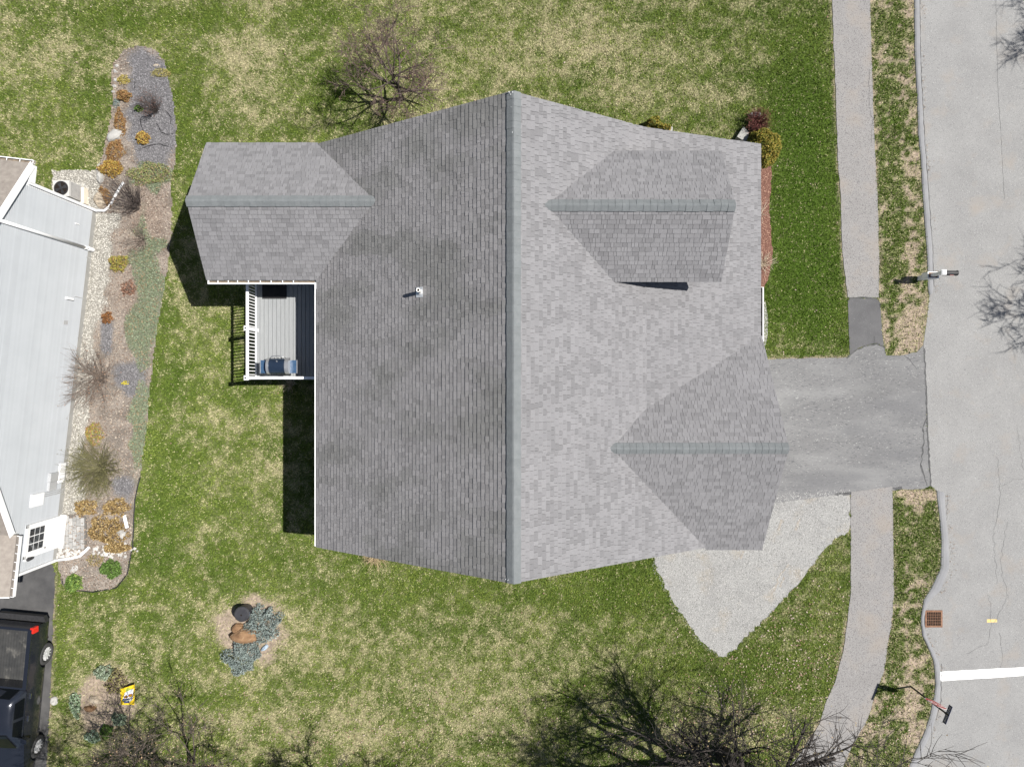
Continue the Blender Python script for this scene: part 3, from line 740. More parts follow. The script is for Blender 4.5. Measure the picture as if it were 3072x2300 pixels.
# steps down beside the house, with their handrail
for k in range(6):
    MB().box((-6.47, DY0-.18-k*.27, ZD-.2-k*.25), (.44, .28, .04)).build("stair_tread", MATS["deck_board"], deck)
hr = MB(); hr.bar((xr_, RYo-.05, RT-.05), (xr_, RYo-1.7, RT-1.4), .07, .05); hr.build("stair_rail", MATS["white_trim"], deck)
for k in range(9):
    y_ = RYo-.25-k*.16; zt = RT-.07-(RYo-.05-y_)*.818
    MB().box((xr_, y_, zt-.42), (.03, .03, .80)).build("baluster", MATS["white_trim"], deck)
MB().box((xr_, RYo-1.72, .6), (.11, .11, 1.25)).build("post", MATS["white_trim"], deck)

# door mat
mat("rubber", (.018, .018, .02), (.03, .03, .032), scale=30, rough=.8)
a0 = P(787, 853, ZD); b0_ = P(860, 895, ZD)
dm = thing("door_mat", ((a0.x+b0_.x)/2, 3.36, ZD), "black ribbed rubber mat on the grey deck boards", "mat")
mw = b0_.x-a0.x; MB().box((dm.location.x, 3.40, ZD+.009), (mw, .56, .012)).build("mat_base", MATS["rubber"], dm)
rb = MB()
for k in range(26): rb.box((a0.x+mw*(k+.5)/26, 3.40, ZD+.02), (mw/26*.5, .55, .012))
rb.build("rib", MATS["rubber"], dm)["kind"] = "stuff"

# gas grill
mat("grill_lid", (.025, .04, .07), (.035, .055, .09), scale=3, rough=.22, metal=.5, spec=.6)
mat("grill_shelf", (.025, .06, .115), (.04, .08, .15), scale=5, rough=.35, spec=.5)
mat("grill_steel", (.42, .42, .42), (.52, .52, .52), scale=8, rough=.3, metal=.7)
mat("black_metal", (.02, .02, .022), (.035, .035, .037), scale=12, rough=.5)
gz = ZD; gc = P(834, 1098, gz+.95); GX_, GY_ = gc.x, gc.y
gr = thing("gas_grill", (GX_, GY_, gz), "blue and silver gas grill standing on the deck against the railing", "grill")
MB().box((GX_, GY_, gz+.38), (.62, .44, .6)).build("cabinet", MATS["black_metal"], gr)
fb = MB(); fb.hex8([(GX_+a*s, GY_+b*s*.72, gz+z) for z, s in ((.66, .30), (.86, .36)) for a, b in ((-1, -1), (1, -1), (1, 1), (-1, 1))]); fb.build("firebox", MATS["black_metal"], gr)
for s_ in (-1, 1):
    sh = MB().box((GX_+s_*.50, GY_-.02, gz+.87), (.30, .46, .03)); so_ = sh.build("side_shelf", MATS["grill_shelf"], gr)
    MB().box((GX_+s_*.655, GY_-.02, gz+.875), (.03, .48, .05)).build("shelf_rim", MATS["grill_steel"], so_)
    ec = MB(); cx_ = GX_+s_*.34
    arc = [(GY_+.30*math.cos(t)-.0, gz+.87+.27*math.sin(t)) for t in np.linspace(0, math.pi, 13)]
    wd_ = .07 if s_ > 0 else .045
    i0 = 0; n = len(arc); ec.v = [(cx_-wd_, y_, z_) for y_, z_ in arc]+[(cx_+wd_, y_, z_) for y_, z_ in arc]
    ec.f = [list(range(n)), [n+k for k in range(n-1, -1, -1)]]+[[k, n+k, n+k+1, k+1] for k in range(n-1)]; ec.t = [1]*len(ec.f)
    ec.build("lid_end", MATS["grill_steel"], gr, fix=True)
ld = MB(); arc = [(GY_+.275*math.cos(t), gz+.87+.245*math.sin(t)) for t in np.linspace(0, math.pi, 17)]
n = len(arc); ld.v = [(GX_-.30, y_, z_) for y_, z_ in arc]+[(GX_+.28, y_, z_) for y_, z_ in arc]; ld.f = [[k, n+k, n+k+1, k+1] for k in range(n-1)]; ld.t = [1]*len(ld.f)
ld.build("lid", MATS["grill_lid"], gr, smooth=True, fix=True)
hd = MB().path([(GX_-.27, GY_+.26, gz+1.0), (GX_-.2, GY_+.345, gz+1.03), (GX_, GY_+.37, gz+1.04), (GX_+.2, GY_+.345, gz+1.03), (GX_+.25, GY_+.26, gz+1.0)], .018, 8)
hd.build("handle", MATS["grill_steel"], gr, smooth=True)
MB().tube((GX_, GY_+.16, gz+1.07), (GX_, GY_+.175, gz+1.11), .028, .024, 12).build("thermometer", MATS["grill_steel"], gr)
for k in range(4): MB().tube((GX_-.2+k*.13, GY_+.26, gz+.74), (GX_-.2+k*.13, GY_+.31, gz+.74), .026, .022, 10).build("knob", MATS["black_metal"], gr)
for sx in (-1, 1):
    for sy in (-1, 1): MB().tube((GX_+sx*.27-.02, GY_+sy*.18, gz+.045), (GX_+sx*.27+.02, GY_+sy*.18, gz+.045), .045, .045, 12).build("wheel", MATS["black_metal"], gr)

# ================================================================== NEIGHBOUR'S HOUSE
mat("grey_siding", (.350, .366, .384), (.380, .396, .414), scale=1.2, rough=.5, spec=.3, attr="tone")
mat("concrete", (.27, .265, .25), (.33, .325, .305), scale=3, rough=.9, bump=.3)
mat("tan_shingle", (.20, .175, .155), (.28, .25, .22), scale=6, rough=.95, bump=.5)
tN = (NB-NA).normalized(); nN = V3(-tN.y, tN.x, 0)
if nN.x < 0: nN = -nN
LN = (NB-NA).length
def WP(s, z, off=0.0): 
    p = NA+tN*s+nN*off; return V3(p.x, p.y, z)
def wallpx(px, py):
    """where the sight line through a pixel meets the neighbour's wall: (s, z)"""
    C = V3(0, 0, H); d = P(px, py, 0)-C
    t = ((NA-C).dot(nN))/d.dot(nN); q = C+d*t
    return (q-NA).dot(tN), q.z
nb_ = thing("neighbour_house", (NA.x-3, 0, 0), "neighbouring house with light grey clapboard wall and white trim", "house")
S1, Z0w, Z1w = 12.15, 4.42, 2.95; SG = .6
SPK = (Z1w+SG*S1-Z0w)/(2*SG); ZPK = Z0w+SG*SPK
ztop = lambda s: (Z0w+SG*s if s < SPK else Z1w+SG*(S1-s)) if s <= S1 else 2.62
sd_ = MB(); z = .32; cs = .10; rs_ = random.Random(3)
while z < ZPK:
    za, zb = z, min(z+cs, ZPK)
    s0 = max(0, (zb-Z0w)/SG) if zb > Z0w else 0
    s1 = S1-(zb-Z1w)/SG if zb > Z1w else (S1 if zb > 2.62 else LN)
    if s1 > s0:
        a, b, c_, d_ = WP(s0, za, .040), WP(s1, za, .040), WP(s1, zb, .006), WP(s0, zb, .006)
        tn_ = rs_.uniform(.955, 1.03); sd_.face([b, a, d_, c_], tn_); sd_.face([WP(s0, za, .040), WP(s1, za, .040), WP(s1, za, .004), WP(s0, za, .004)])
    z += cs
sd_.build("siding", MATS["grey_siding"], nb_, tone=True)
core = MB(); pr_ = [(0, 0), (LN, 0), (LN, 2.6), (S1, 2.6), (S1, Z1w-.02), (SPK, ZPK-.03), (0, Z0w-.02)]
n = len(pr_); core.v = [tuple(WP(s, z)) for s, z in pr_]+[tuple(WP(s, z, -6)) for s, z in pr_]
core.f = [list(range(n)), [n+k for k in range(n-1, -1, -1)]]+[[k, n+k, n+(k+1) % n, (k+1) % n] for k in range(n)]; core.t = [1]*len(core.f)
core.build("wall", MATS["house_siding"], nb_, fix=True)
fd = MB(); fd.hex8([WP(a, zz, o_) for zz in (-.05, .33) for a, o_ in ((0, 0), (LN, 0), (LN, .035), (0, .035))]); fd.build("foundation", MATS["concrete"], nb_, fix=True)
# roofs
def slab(p, th=.12):
    p = [Vector(q) for q in p]; m_ = MB(); n = len(p); m_.v = [tuple(q) for q in p]+[tuple(q-V3(0, 0, th)) for q in p]
    m_.f = [list(range(n)), [n+k for k in range(n-1, -1, -1)]]+[[k, n+k, n+(k+1) % n, (k+1) % n] for k in range(n)]; m_.t = [1]*len(m_.f); return m_
OV = .13
up_ = .10
slab([WP(SPK, ZPK+up_, OV), WP(SPK, ZPK+up_, -6), WP(-.62, Z0w-.62*SG+up_+.02, -6), WP(-.62, Z0w-.62*SG+up_+.02, OV)]).build("roof", MATS["tan_shingle"], nb_, fix=True)
slab([WP(SPK, ZPK+up_, OV), WP(SPK, ZPK+up_, -6), WP(S1+.05, Z1w+up_, -6), WP(S1+.05, Z1w+up_, OV)]).build("roof", MATS["tan_shingle"], nb_, fix=True)
slab([WP(S1+.08, 2.75, OV+.02), WP(LN+.62, 2.75, OV+.02), WP(LN+.62, 4.6, -3.5), WP(S1+.08, 4.6, -3.5)]).build("roof", MATS["tan_shingle"], nb_, fix=True)
tr = MB()
tr.bar(WP(-.60, Z0w-.62*SG+.0, OV+.012), WP(SPK, ZPK, OV+.012), .03, .26, up=(0, 0, 1)); tr.bar(WP(S1+.05, Z1w, OV+.012), WP(SPK, ZPK, OV+.012), .03, .26)
tr.bar(WP(-.6, Z0w-.62*SG-.02, OV/2), WP(SPK, ZPK-.12, OV/2), OV, .02); tr.bar(WP(S1, Z1w-.12, OV/2), WP(SPK, ZPK-.12, OV/2), OV, .02)
tr.build("rake_board", MATS["white_trim"], nb_)
rt_ = MB(); rt_.hex8([WP(s, zz, o_) for zz in (Z0w-.62, Z0w-.36) for s, o_ in ((-.6, 0), (.0, 0), (.0, OV), (-.6, OV))]); rt_.build("eave_return", MATS["white_trim"], nb_, fix=True)
def ngutter(a, b, out):
    a = Vector(a); b = Vector(b); out = Vector(out); g = MB()
    g.bar(a+out*.11, b+out*.11, .03, .02); g.bar(a+out*.115-V3(0, 0, .05), b+out*.115-V3(0, 0, .05), .012, .1); g.bar(a+out*.06-V3(0, 0, .1), b+out*.06-V3(0, 0, .1), .12, .012)
    for p in (a, b): g.bar(p, p+out*.11, .02, .02)
    go = g.build("gutter", MATS["white_trim"], nb_)
    for k in range(1, 7): 
        p = a.lerp(b, k/7); q = MB(); q.bar(p, p+out*.1, .02, .012); q.build("gutter_hanger", MATS["white_trim"], go)
    MB().bar(a+out*.06-V3(0, 0, .085), b+out*.06-V3(0, 0, .085), .09, .01).build("gutter_channel", MATS["gutter_silt"], go)
ngutter(WP(S1+.12, 2.72, OV+.03), WP(LN+.60, 2.72, OV+.03), nN)
ngutter(WP(-.64, Z0w-.40, OV), WP(-.64, Z0w-.40, -3), -tN)
er = MB(); er.bar(WP(LN+.62, 2.70, OV), WP(LN+.62, 4.5, -3.4), .03, .16); er.build("rake_board", MATS["white_trim"], nb_)
# corner boards
for s in (.06, LN-.05):
    cb = MB(); cb.hex8([WP(s+a, zz, o_) for zz in (.3, (Z0w-.35 if s < 1 else 2.6)) for a, o_ in ((-.06, .0), (.06, .0), (.06, .035), (-.06, .035))]); cb.build("corner_board", MATS["white_trim"], nb_, fix=True)
# downspouts
def dspout(s, zt, ground):
    m_ = MB(); m_.hex8([WP(s+a, zz, o_) for zz in (.15, zt) for a, o_ in ((-.05, .04), (.05, .04), (.05, .11), (-.05, .11))]); o = m_.build("downspout", MATS["white_trim"], nb_, fix=True)
    g = MB(); pts = [WP(s, .2, .075)]+[P(a, b, .07) for a, b in ground]; g.path(pts, .055, 8); g.build("drain_pipe", MATS["white_trim"], nb_, smooth=True, fix=True)
dspout(.02, Z0w-.4, [(312, 632), (326, 622), (336, 606), (350, 580), (362, 560)])
MB().path([P(360, 562, .06), P(372, 548, .05)], [.055, .07], 8).build("drain_outlet", MATS["galvanised"], nb_)
dspout(LN-.06, 2.62, [(215, 1674), (240, 1667), (256, 1652), (268, 1640)])
# white vent riser with couplings
s_, z_ = wallpx(281, 752)
rp = MB(); rp.tube(WP(s_, .25, .09), WP(s_, 6.1, .09), .055, .055, 10); ro = rp.build("vent_riser", MATS["white_trim"], nb_, smooth=True)
cp = MB(); cp.tube(WP(s_, .12, .09), WP(s_, .42, .09), .085, .085, 12); cp.tube(WP(s_, .5, .09), WP(s_, .62, .09), .07, .07, 12); cp.build("pipe_coupling", MATS["white_trim"], ro)
# wall fittings measured along their sight lines
def fitting(name, x0, y0, x1, y1, dep, m, par=None):
    s0, za = wallpx(x0, y0); s1, zb = wallpx(x1, y1)
    a, b = sorted((s0, s1)); c_, d_ = sorted((za, zb)); m_ = MB(); m_.hex8([WP(s, zz, o_) for zz in (c_, d_) for s, o_ in ((a, .02), (b, .02), (b, dep), (a, dep))])
    return m_.build(name, MATS[m], par or nb_, fix=True), (a, b, c_, d_)
fitting("dryer_vent", 194, 890, 212, 900, .12, "white_trim"); fitting("wall_vent", 223, 668, 234, 675, .06, "white_trim")
fitting("meter_box", 143, 1419, 163, 1440, .14, "galvanised"); fitting("meter_box", 141, 1446, 160, 1466, .12, "galvanised")
fitting("conduit", 176, 1390, 186, 1444, .08, "white_trim")
bx_, (a, b, c_, d_) = fitting("disconnect_box", 90, 1483, 122, 1512, .10, "white_trim")
for k in range(3):
    m_ = MB(); m_.tube(WP(a+.05+k*.07, .2, .06), WP(a+.05+k*.07, c_+.05, .06), .016, .016, 8); m_.build("conduit", MATS["galvanised"], nb_)
for (px, py, px2, py2) in ((220, 888, 248, 895), (185, 1043, 227, 1052), (254, 770, 280, 778)):
    (s0, za), (s1, zb) = wallpx(px, py), wallpx(px2, py2); m_ = MB(); m_.tube(WP(s0, za, .04), WP(s1, max(zb, .1), .04), .014, .014, 6); m_.build("cable_pipe", MATS["galvanised"], nb_)
fitting("outlet_cover", 189, 960, 200, 974, .04, "galvanised")
# side door
s0, s1 = 12.02, 13.28; zt = 2.12
dr = MB(); dr.hex8([WP(s, zz, o_) for zz in (.12, zt) for s, o_ in ((s0, .02), (s1, .02), (s1, .06), (s0, .06))]); do = dr.build("door", MATS["white_trim"], nb_, fix=True)
for (a, b, c_, d_) in ((s0, s0+.12, .1, zt+.02), (s1-.12, s1, .1, zt+.02), (s0, s1, zt-.1, zt+.02)):
    m_ = MB(); m_.hex8([WP(s, zz, o_) for zz in (c_, d_) for s, o_ in ((a, .06), (b, .06), (b, .095), (a, .095))]); m_.build("door_frame", MATS["white_trim"], do, fix=True)
m_ = MB(); m_.hex8([WP(s, zz, o_) for zz in (.06, .14) for s, o_ in ((s0-.02, .03), (s1+.02, .03), (s1+.02, .24), (s0-.02, .24))]); m_.build("door_sill", MATS["white_trim"], do, fix=True)
for i in range(3):
    for j in range(3):
        a = s0+.20+i*.29; c_ = 1.08+j*.28
        m_ = MB(); m_.hex8([WP(s, zz, o_) for zz in (c_, c_+.245) for s, o_ in ((a, .055), (a+.255, .055), (a+.255, .067), (a, .067))]); m_.build("pane", MATS["glass"], do, fix=True)
m_ = MB(); m_.tube(WP(s1-.19, 1.0, .06), WP(s1-.19, 1.0, .12), .03, .035, 10); m_.build("door_knob", MATS["grill_steel"], do)
s_, z_ = wallpx(72, 1677)
m_ = MB(); m_.tube(WP(s_, z_, .02), WP(s_, z_, .06), .09, .09, 14); lo_ = m_.build("wall_lamp", MATS["white_trim"], nb_)
m_ = MB(); m_.tube(WP(s_, z_-.28, .13), WP(s_, z_-.02, .13), .05, .075, 8); m_.build("lamp_shade", MATS["black_metal"], lo_)

# air conditioner condenser on its pad beside the wall
mat("ac_case", (.42, .41, .39), (.50, .49, .47), scale=4, rough=.5)
mat("ac_grille", (.22, .215, .21), (.30, .29, .28), scale=6, rough=.6)
mat("beige_panel", (.62, .55, .45), (.68, .6, .5), scale=4, rough=.6)
A0 = P(207, 575, 0); ah = .82
ac = thing("air_conditioner", (A0.x, A0.y, 0), "grey air conditioner condenser with round fan beside the neighbouring house", "air conditioner")
c_ = P(186, 562, ah); W_, D_ = .62, .60
C0 = V3(c_.x, c_.y-.05, 0)
MB().box((C0.x, C0.y, .03), (W_+.25, D_+.2, .06)).build("pad", MATS["concrete"], ac)
MB().box((C0.x, C0.y, ah/2+.06), (W_, D_, ah-.02)).build("case", MATS["ac_case"], ac)
for k in range(9): MB().box((C0.x+W_/2+.008, C0.y, .14+k*.078), (.018, D_-.06, .04)).build("louvre", MATS["ac_grille"], ac)
rg = MB(); zt_ = ah+.055
for k in range(24):
    t0, t1 = 2*math.pi*k/24, 2*math.pi*(k+1)/24
    for (r0, r1, h0) in ((.235, .275, .012),):
        pts = [(r0, t0), (r1, t0), (r1, t1), (r0, t1)]; rg.hex8([(C0.x+r*math.cos(t), C0.y+r*math.sin(t), zt_+h) for h in (-.01, h0) for r, t in pts])
rg.build("fan_ring", MATS["black_metal"], ac, fix=True)
m_ = MB(); m_.tube((C0.x, C0.y, zt_-.008), (C0.x, C0.y, zt_+.003), .235, .235, 24); m_.build("fan_well", MATS["dark_hole"], ac)
fn = MB()
for k in range(4):
    t = k*math.pi/2+.4; a_ = V3(math.cos(t), math.sin(t), 0); b_ = V3(-a_.y, a_.x, 0); cc = V3(C0.x, C0.y, zt_+.007)
    fn.hex8([cc+a_*r+b_*w2+V3(0, 0, h+w2*.1) for h in (0, .004) for r, w2 in ((.04, -.03), (.21, -.07), (.21, .07), (.04, .03))])
fn.tube((C0.x, C0.y, zt_), (C0.x, C0.y, zt_+.022), .05, .05, 12)
fn.build("fan", MATS["black_metal"], ac, fix=True)
MB().box((C0.x+.48, C0.y-.12, .16), (.12, .62, .32)).build("wind_baffle", MATS["beige_panel"], ac)

# ================================================================== PICKUP TRUCK
mat("truck_paint", (.017, .020, .028), (.020, .023, .032), scale=2, rough=.24, metal=.35, spec=.5, coat=.6)
mat("bed_liner", (.026, .027, .028), (.048, .048, .047), scale=3, rough=.75, stain=[((.2, .19, .17), 2.5, .55, .75, .6)])
mat("tyre", (.035, .035, .036), (.055, .055, .055), scale=20, rough=.85)
mat("alloy", (.62, .62, .63), (.72, .72, .73), scale=9, rough=.35, metal=.3)
mat("red_lens", (.55, .015, .012), (.7, .03, .02), scale=9, rough=.2, spec=.6)
mat("chrome", (.75, .75, .76), rough=.12, metal=1.0)
mat("auto_glass", (.004, .005, .006), rough=.03, spec=.2)
mat("seat_dark", (.02, .02, .02), rough=.8)
fT = V3(-.094, -.9956, 0).normalized(); lT = V3(.9956, -.094, 0)
RA = V3(-18.02, -10.48, 0)-lT*1.0
def T(s, w_, z): p = RA+fT*s+lT*w_; return V3(p.x, p.y, z)
tk = thing("pickup_truck", tuple(T(1.8, 0, 0)), "dark grey pickup truck with open ribbed bed parked on the driveway beside the lawn", "truck")
WB = 3.60
def wfun(z):   # half width against height
    return np.interp(z, [.40, .55, .75, .98, 1.10, 1.22, 1.36, 1.42], [.93, .975, .99, 1.0, .985, .965, .945, .93])
def zt_side(s):
    return float(np.interp(s, [-1.30, -1.22, .98, 1.0, 2.6, 3.0, 3.5, 4.5, 4.72], [1.36, 1.40, 1.42, 1.36, 1.34, 1.26, 1.22, 1.12, .98]))
def zb_side(s):
    z = .42
    for c0 in (0, WB):
        dx_ = abs(s-c0)
        if dx_ < .50: z = max(z, .40+math.sqrt(max(0, .50**2-dx_**2))*1.02)
    return z
def nose(s): return float(np.interp(s, [-1.32, -1.20, 4.0, 4.5, 4.75], [.965, 1.0, 1.0, .97, .90]))
ss = np.unique(np.r_[np.linspace(-1.32, 4.75, 120), np.linspace(-.5, .5, 24), np.linspace(WB-.5, WB+.5, 24)])
sidem = MB(); nr = 9
for sg in (1, -1):
    rows = []
    for s in ss:
        zb, zt = zb_side(s), zt_side(s); flare = .03 if (min(abs(s), abs(s-WB)) < .56) else 0
        rows.append([T(s, sg*(float(wfun(zb+(zt-zb)*k/nr))*nose(s)+flare*(1-k/nr)), zb+(zt-zb)*k/nr) for k in range(nr+1)])
    i0 = len(sidem.v)
    for r_ in rows: sidem.v += [tuple(p) for p in r_]
    for i in range(len(rows)-1):
        for k in range(nr):
            a = i0+i*(nr+1)+k; q_ = [a, a+nr+1, a+nr+2, a+1]; sidem.f.append(q_ if sg > 0 else q_[::-1]); sidem.t.append(1)
sidem.build("body", MATS["truck_paint"], tk, smooth=True)
def grid(name, sa, sb, wa, zf, m, ns=14, nw=12, par=None):
    g = MB(); P_ = [[T(sa+(sb-sa)*i/ns, wa(sa+(sb-sa)*i/ns)*(-1+2*j/nw), zf(sa+(sb-sa)*i/ns, -1+2*j/nw)) for j in range(nw+1)] for i in range(ns+1)]
    i0 = 0
    for r_ in P_: g.v += [tuple(p) for p in r_]
    for i in range(ns):
        for j in range(nw): a = i*(nw+1)+j; g.f.append([a, a+nw+1, a+nw+2, a+1]); g.t.append(1)
    return g.build(name, m, par or tk, smooth=True, fix=True)
grid("hood", 2.95, 4.74, lambda s: float(wfun(zt_side(s)))*nose(s), lambda s, k: zt_side(s)+.05*(1-k*k)*1.2-.05*max(0, (s-4.4)/.34)+(.025 if abs(abs(k)-.55) < .1 else 0), MATS["truck_paint"])
# bed: rails, floor with ribs, walls
hb = .80
for sg in (1, -1):
    m_ = MB(); m_.hex8([T(s, sg*w_, z) for z in (1.36, 1.425) for s, w_ in ((-1.27, .80), (.95, .80), (.95, .945), (-1.27, .945))]); m_.build("bed_rail", MATS["truck_paint"], tk, fix=True)
    m_ = MB(); m_.hex8([T(s, sg*w_, z) for z in (.78, 1.37) for s, w_ in ((-1.2, .80), (.93, .80), (.93, .83), (-1.2, .83))]); m_.build("bed_wall", MATS["bed_liner"], tk, fix=True)
fl_ = MB(); fl_.hex8([T(s, w_, z) for z in (.76, .80) for s, w_ in ((-1.2, -.8), (.93, -.8), (.93, .8), (-1.2, .8))]); bf = fl_.build("bed_floor", MATS["bed_liner"], tk, fix=True)
rbm = MB()
for k in range(15):
    w_ = -.74+k*.106; rbm.hex8([T(s, w_+a, z) for z in (.798, .815) for s, a in ((-1.18, -.025), (.9, -.025), (.9, .025), (-1.18, .025))])
rbm.build("bed_rib", MATS["bed_liner"], bf, fix=True)["kind"] = "stuff"
m_ = MB(); m_.hex8([T(s, w_, z) for z in (.78, 1.40) for s, w_ in ((-1.30, -.90), (-1.20, -.90), (-1.20, .90), (-1.30, .90))]); m_.build("tailgate", MATS["truck_paint"], tk, fix=True)
m_ = MB(); m_.hex8([T(s, w_, z) for z in (.78, 1.42) for s, w_ in ((.92, -.92), (.99, -.92), (.99, .92), (.92, .92))]); m_.build("bed_wall", MATS["truck_paint"], tk, fix=True)
m_ = MB(); m_.hex8([T(s, w_, z) for z in (.45, .66) for s, w_ in ((-1.52, -.86), (-1.30, -.97), (-1.30, .97), (-1.52, .86))]); m_.build("bumper", MATS["black_metal"], tk, fix=True)
m_ = MB(); m_.hex8([T(s, w_, z) for z in (.42, .72) for s, w_ in ((4.74, -.86), (4.9, -.7), (4.9, .7), (4.74, .86))]); m_.build("bumper", MATS["black_metal"], tk, fix=True)
for sg in (1, -1):
    m_ = MB(); m_.hex8([T(s, sg*w_, z) for z, e in ((1.1, 0), (1.405, 0)) for s, w_ in ((-1.33, .88), (-1.16, .88), (-1.12, 1.002), (-1.33, .978))]); m_.build("tail_light", MATS["red_lens"], tk, fix=True)
    m_ = MB(); m_.hex8([T(s, sg*w_, z) for z in (.82, 1.06) for s, w_ in ((4.45, .80), (4.72, .72), (4.74, .92), (4.4, .995))]); m_.build("headlight", MATS["chrome"], tk, fix=True)
# cab
lv = [(1.33, .98, 3.22, .925), (1.50, 1.06, 2.98, .86), (1.72, 1.20, 2.66, .775), (1.83, 1.30, 2.46, .72), (1.88, 1.42, 2.26, .62), (1.90, 1.55, 2.1, .45)]
cab = MB(); ring = []
for (z, sa, sb, w_) in lv:
    r_ = []; cr_ = .10
    for (s, ww) in ((sa, -w_+cr_), (sa+cr_, -w_), ((sa*2+sb)/3, -w_-.008), ((sa+2*sb)/3, -w_-.008), (sb-cr_*1.6, -w_), (sb, -w_+cr_*1.6), (sb+.04, 0), (sb, w_-cr_*1.6), (sb-cr_*1.6, w_), ((sa+2*sb)/3, w_+.008), ((sa*2+sb)/3, w_+.008), (sa+cr_, w_), (sa, w_-cr_), (sa-.02, 0)):
        r_.append(T(s, ww, z))
    ring.append(r_)
n = 14
for r_ in ring: cab.v += [tuple(p) for p in r_]
for i in range(len(ring)-1):
    for k in range(n): a = i*n+k; b = i*n+(k+1) % n; cab.f.append([a, b, b+n, a+n]); cab.t.append(1)
cab.f.append([(len(ring)-1)*n+k for k in range(n)]); cab.t.append(1)
cab.build("cab", MATS["truck_paint"], tk, smooth=True, fix=True)
def cabw(z): return float(np.interp(z, [l[0] for l in lv], [l[3] for l in lv]))
def cabs(z, f): return float(np.interp(z, [l[0] for l in lv], [l[1+f] for l in lv]))
for sg in (1, -1):
    for (sa, sb, nm) in ((1.28, 1.98, "rear_window"), (2.10, 2.80, "front_window")):
        m_ = MB(); N_ = 5
        for k in range(N_):
            z0_, z1_ = 1.40+(.33)*k/N_, 1.40+.33*(k+1)/N_
            sh_ = lambda z, e: e + ((z-1.40)/.33)*(.10 if e < 1.5 else (-.20 if e > 2.5 else 0))
            q_ = [T(sh_(z0_, sa), sg*(cabw(z0_)+.020), z0_), T(sh_(z0_, sb), sg*(cabw(z0_)+.020), z0_), T(sh_(z1_, sb), sg*(cabw(z1_)+.020), z1_), T(sh_(z1_, sa), sg*(cabw(z1_)+.020), z1_)]
            m_.face(q_ if sg > 0 else q_[::-1])
        m_.build(nm, MATS["auto_glass"], tk, smooth=True)
    m_ = MB(); m_.hex8([T(s, sg*w_, z) for z in (1.34, 1.52) for s, w_ in ((2.74, .99), (2.92, .97), (2.95, 1.20), (2.80, 1.20))]); m_.build("wing_mirror", MATS["truck_paint"], tk, fix=True)
    for s in (1.20, 2.05): 
        m_ = MB(); m_.hex8([T(s+a, sg*w_, z) for z in (1.17, 1.205) for a, w_ in ((0, .965), (.20, .965), (.20, 1.01), (0, 1.01))]); m_.build("door_handle", MATS["chrome"], tk, fix=True)
    dl = MB()
    for s in (1.0, 2.03, 3.0): dl.hex8([T(s+a, sg*(float(wfun(z))+o_), z) for z in (.52, 1.30) for a, o_ in ((-.006, -.02), (.006, -.02), (.006, .004), (-.006, .004))])
    dl.build("door_seam", MATS["seat_dark"], tk, fix=True)
ws = MB()
zA, zB = 1.37, 1.80
for k in range(6):
    z0_, z1_ = zA+(zB-zA)*k/6, zA+(zB-zA)*(k+1)/6
    for j in range(6):
        f0, f1 = -1+j/3, -1+(j+1)/3; w0, w1 = (cabw(z0_)-.13), (cabw(z1_)-.13)
        pt = lambda z, f, w_: T(cabs(z, 1)+.035+.04*(1-f*f), f*w_, z+.012)
        ws.face([pt(z0_, f0, w0), pt(z0_, f1, w0), pt(z1_, f1, w1), pt(z1_, f0, w1)])
ws.build("windscreen", MATS["auto_glass"], tk, smooth=True, fix=True)
rw = MB(); rw.face([T(cabs(1.42, 0)-.025, -.72, 1.42), T(cabs(1.42, 0)-.025, .72, 1.42), T(cabs(1.76, 0)-.02, .60, 1.77), T(cabs(1.76, 0)-.02, -.60, 1.77)]); rw.build("back_window", MATS["auto_glass"], tk, fix=True)
ch = MB(); ch.hex8([T(s, w_, z) for z in (.35, .74) for s, w_ in ((-1.2, -.72), (4.6, -.72), (4.6, .72), (-1.2, .72))]); ch.build("chassis", MATS["seat_dark"], tk, fix=True)
for c0 in (0, WB):
    for sg in (1, -1):
        wh = MB(); R = .415; ax0, ax1 = .76, 1.0; N = 32
        prof = [(ax0, .25), (ax0, .37), (ax0+.03, R-.01), (ax1-.05, R), (ax1-.015, R-.03), (ax1, R-.075), (ax1-.01, .262), (ax1-.05, .255)]
        pr3 = [[T(c0+r_*math.cos(t), sg*a_, .415+r_*math.sin(t)) for a_, r_ in prof] for t in [2*math.pi*k/N for k in range(N)]]
        for r_ in pr3: wh.v += [tuple(p) for p in r_]
        m1 = len(prof)
        for k in range(N):
            for j in range(m1-1): a = k*m1+j; b = ((k+1) % N)*m1+j; wh.f.append([a, b, b+1, a+1]); wh.t.append(1)
        wo_ = wh.build("wheel", MATS["tyre"], tk, smooth=True, fix=True)
        rm = MB()
        for k in range(12):
            t = 2*math.pi*k/12+.1; hw = .044 if k % 2 == 0 else .024
            u_ = (math.cos(t), math.sin(t)); v_ = (-u_[1], u_[0])
            rm.hex8([T(c0+u_[0]*r_+v_[0]*h_, sg*a_, .415+u_[1]*r_+v_[1]*h_) for a_ in (.935, .975) for r_, h_ in ((.03, -.03), (.25, -hw*.6), (.25, hw*.6), (.03, .03))])
        rm.tube(T(c0, sg*.93, .415), T(c0, sg*.985, .415), .065, .055, 12)
        rm.build("rim", MATS["alloy"], wo_, fix=True)
        m_ = MB(); m_.tube(T(c0, sg*.90, .415), T(c0, sg*.915, .415), .26, .26, 24); m_.build("shaded_brake_disc", MATS["seat_dark"], wo_)  # brake disc made black, painting the shade in the gaps between spokes

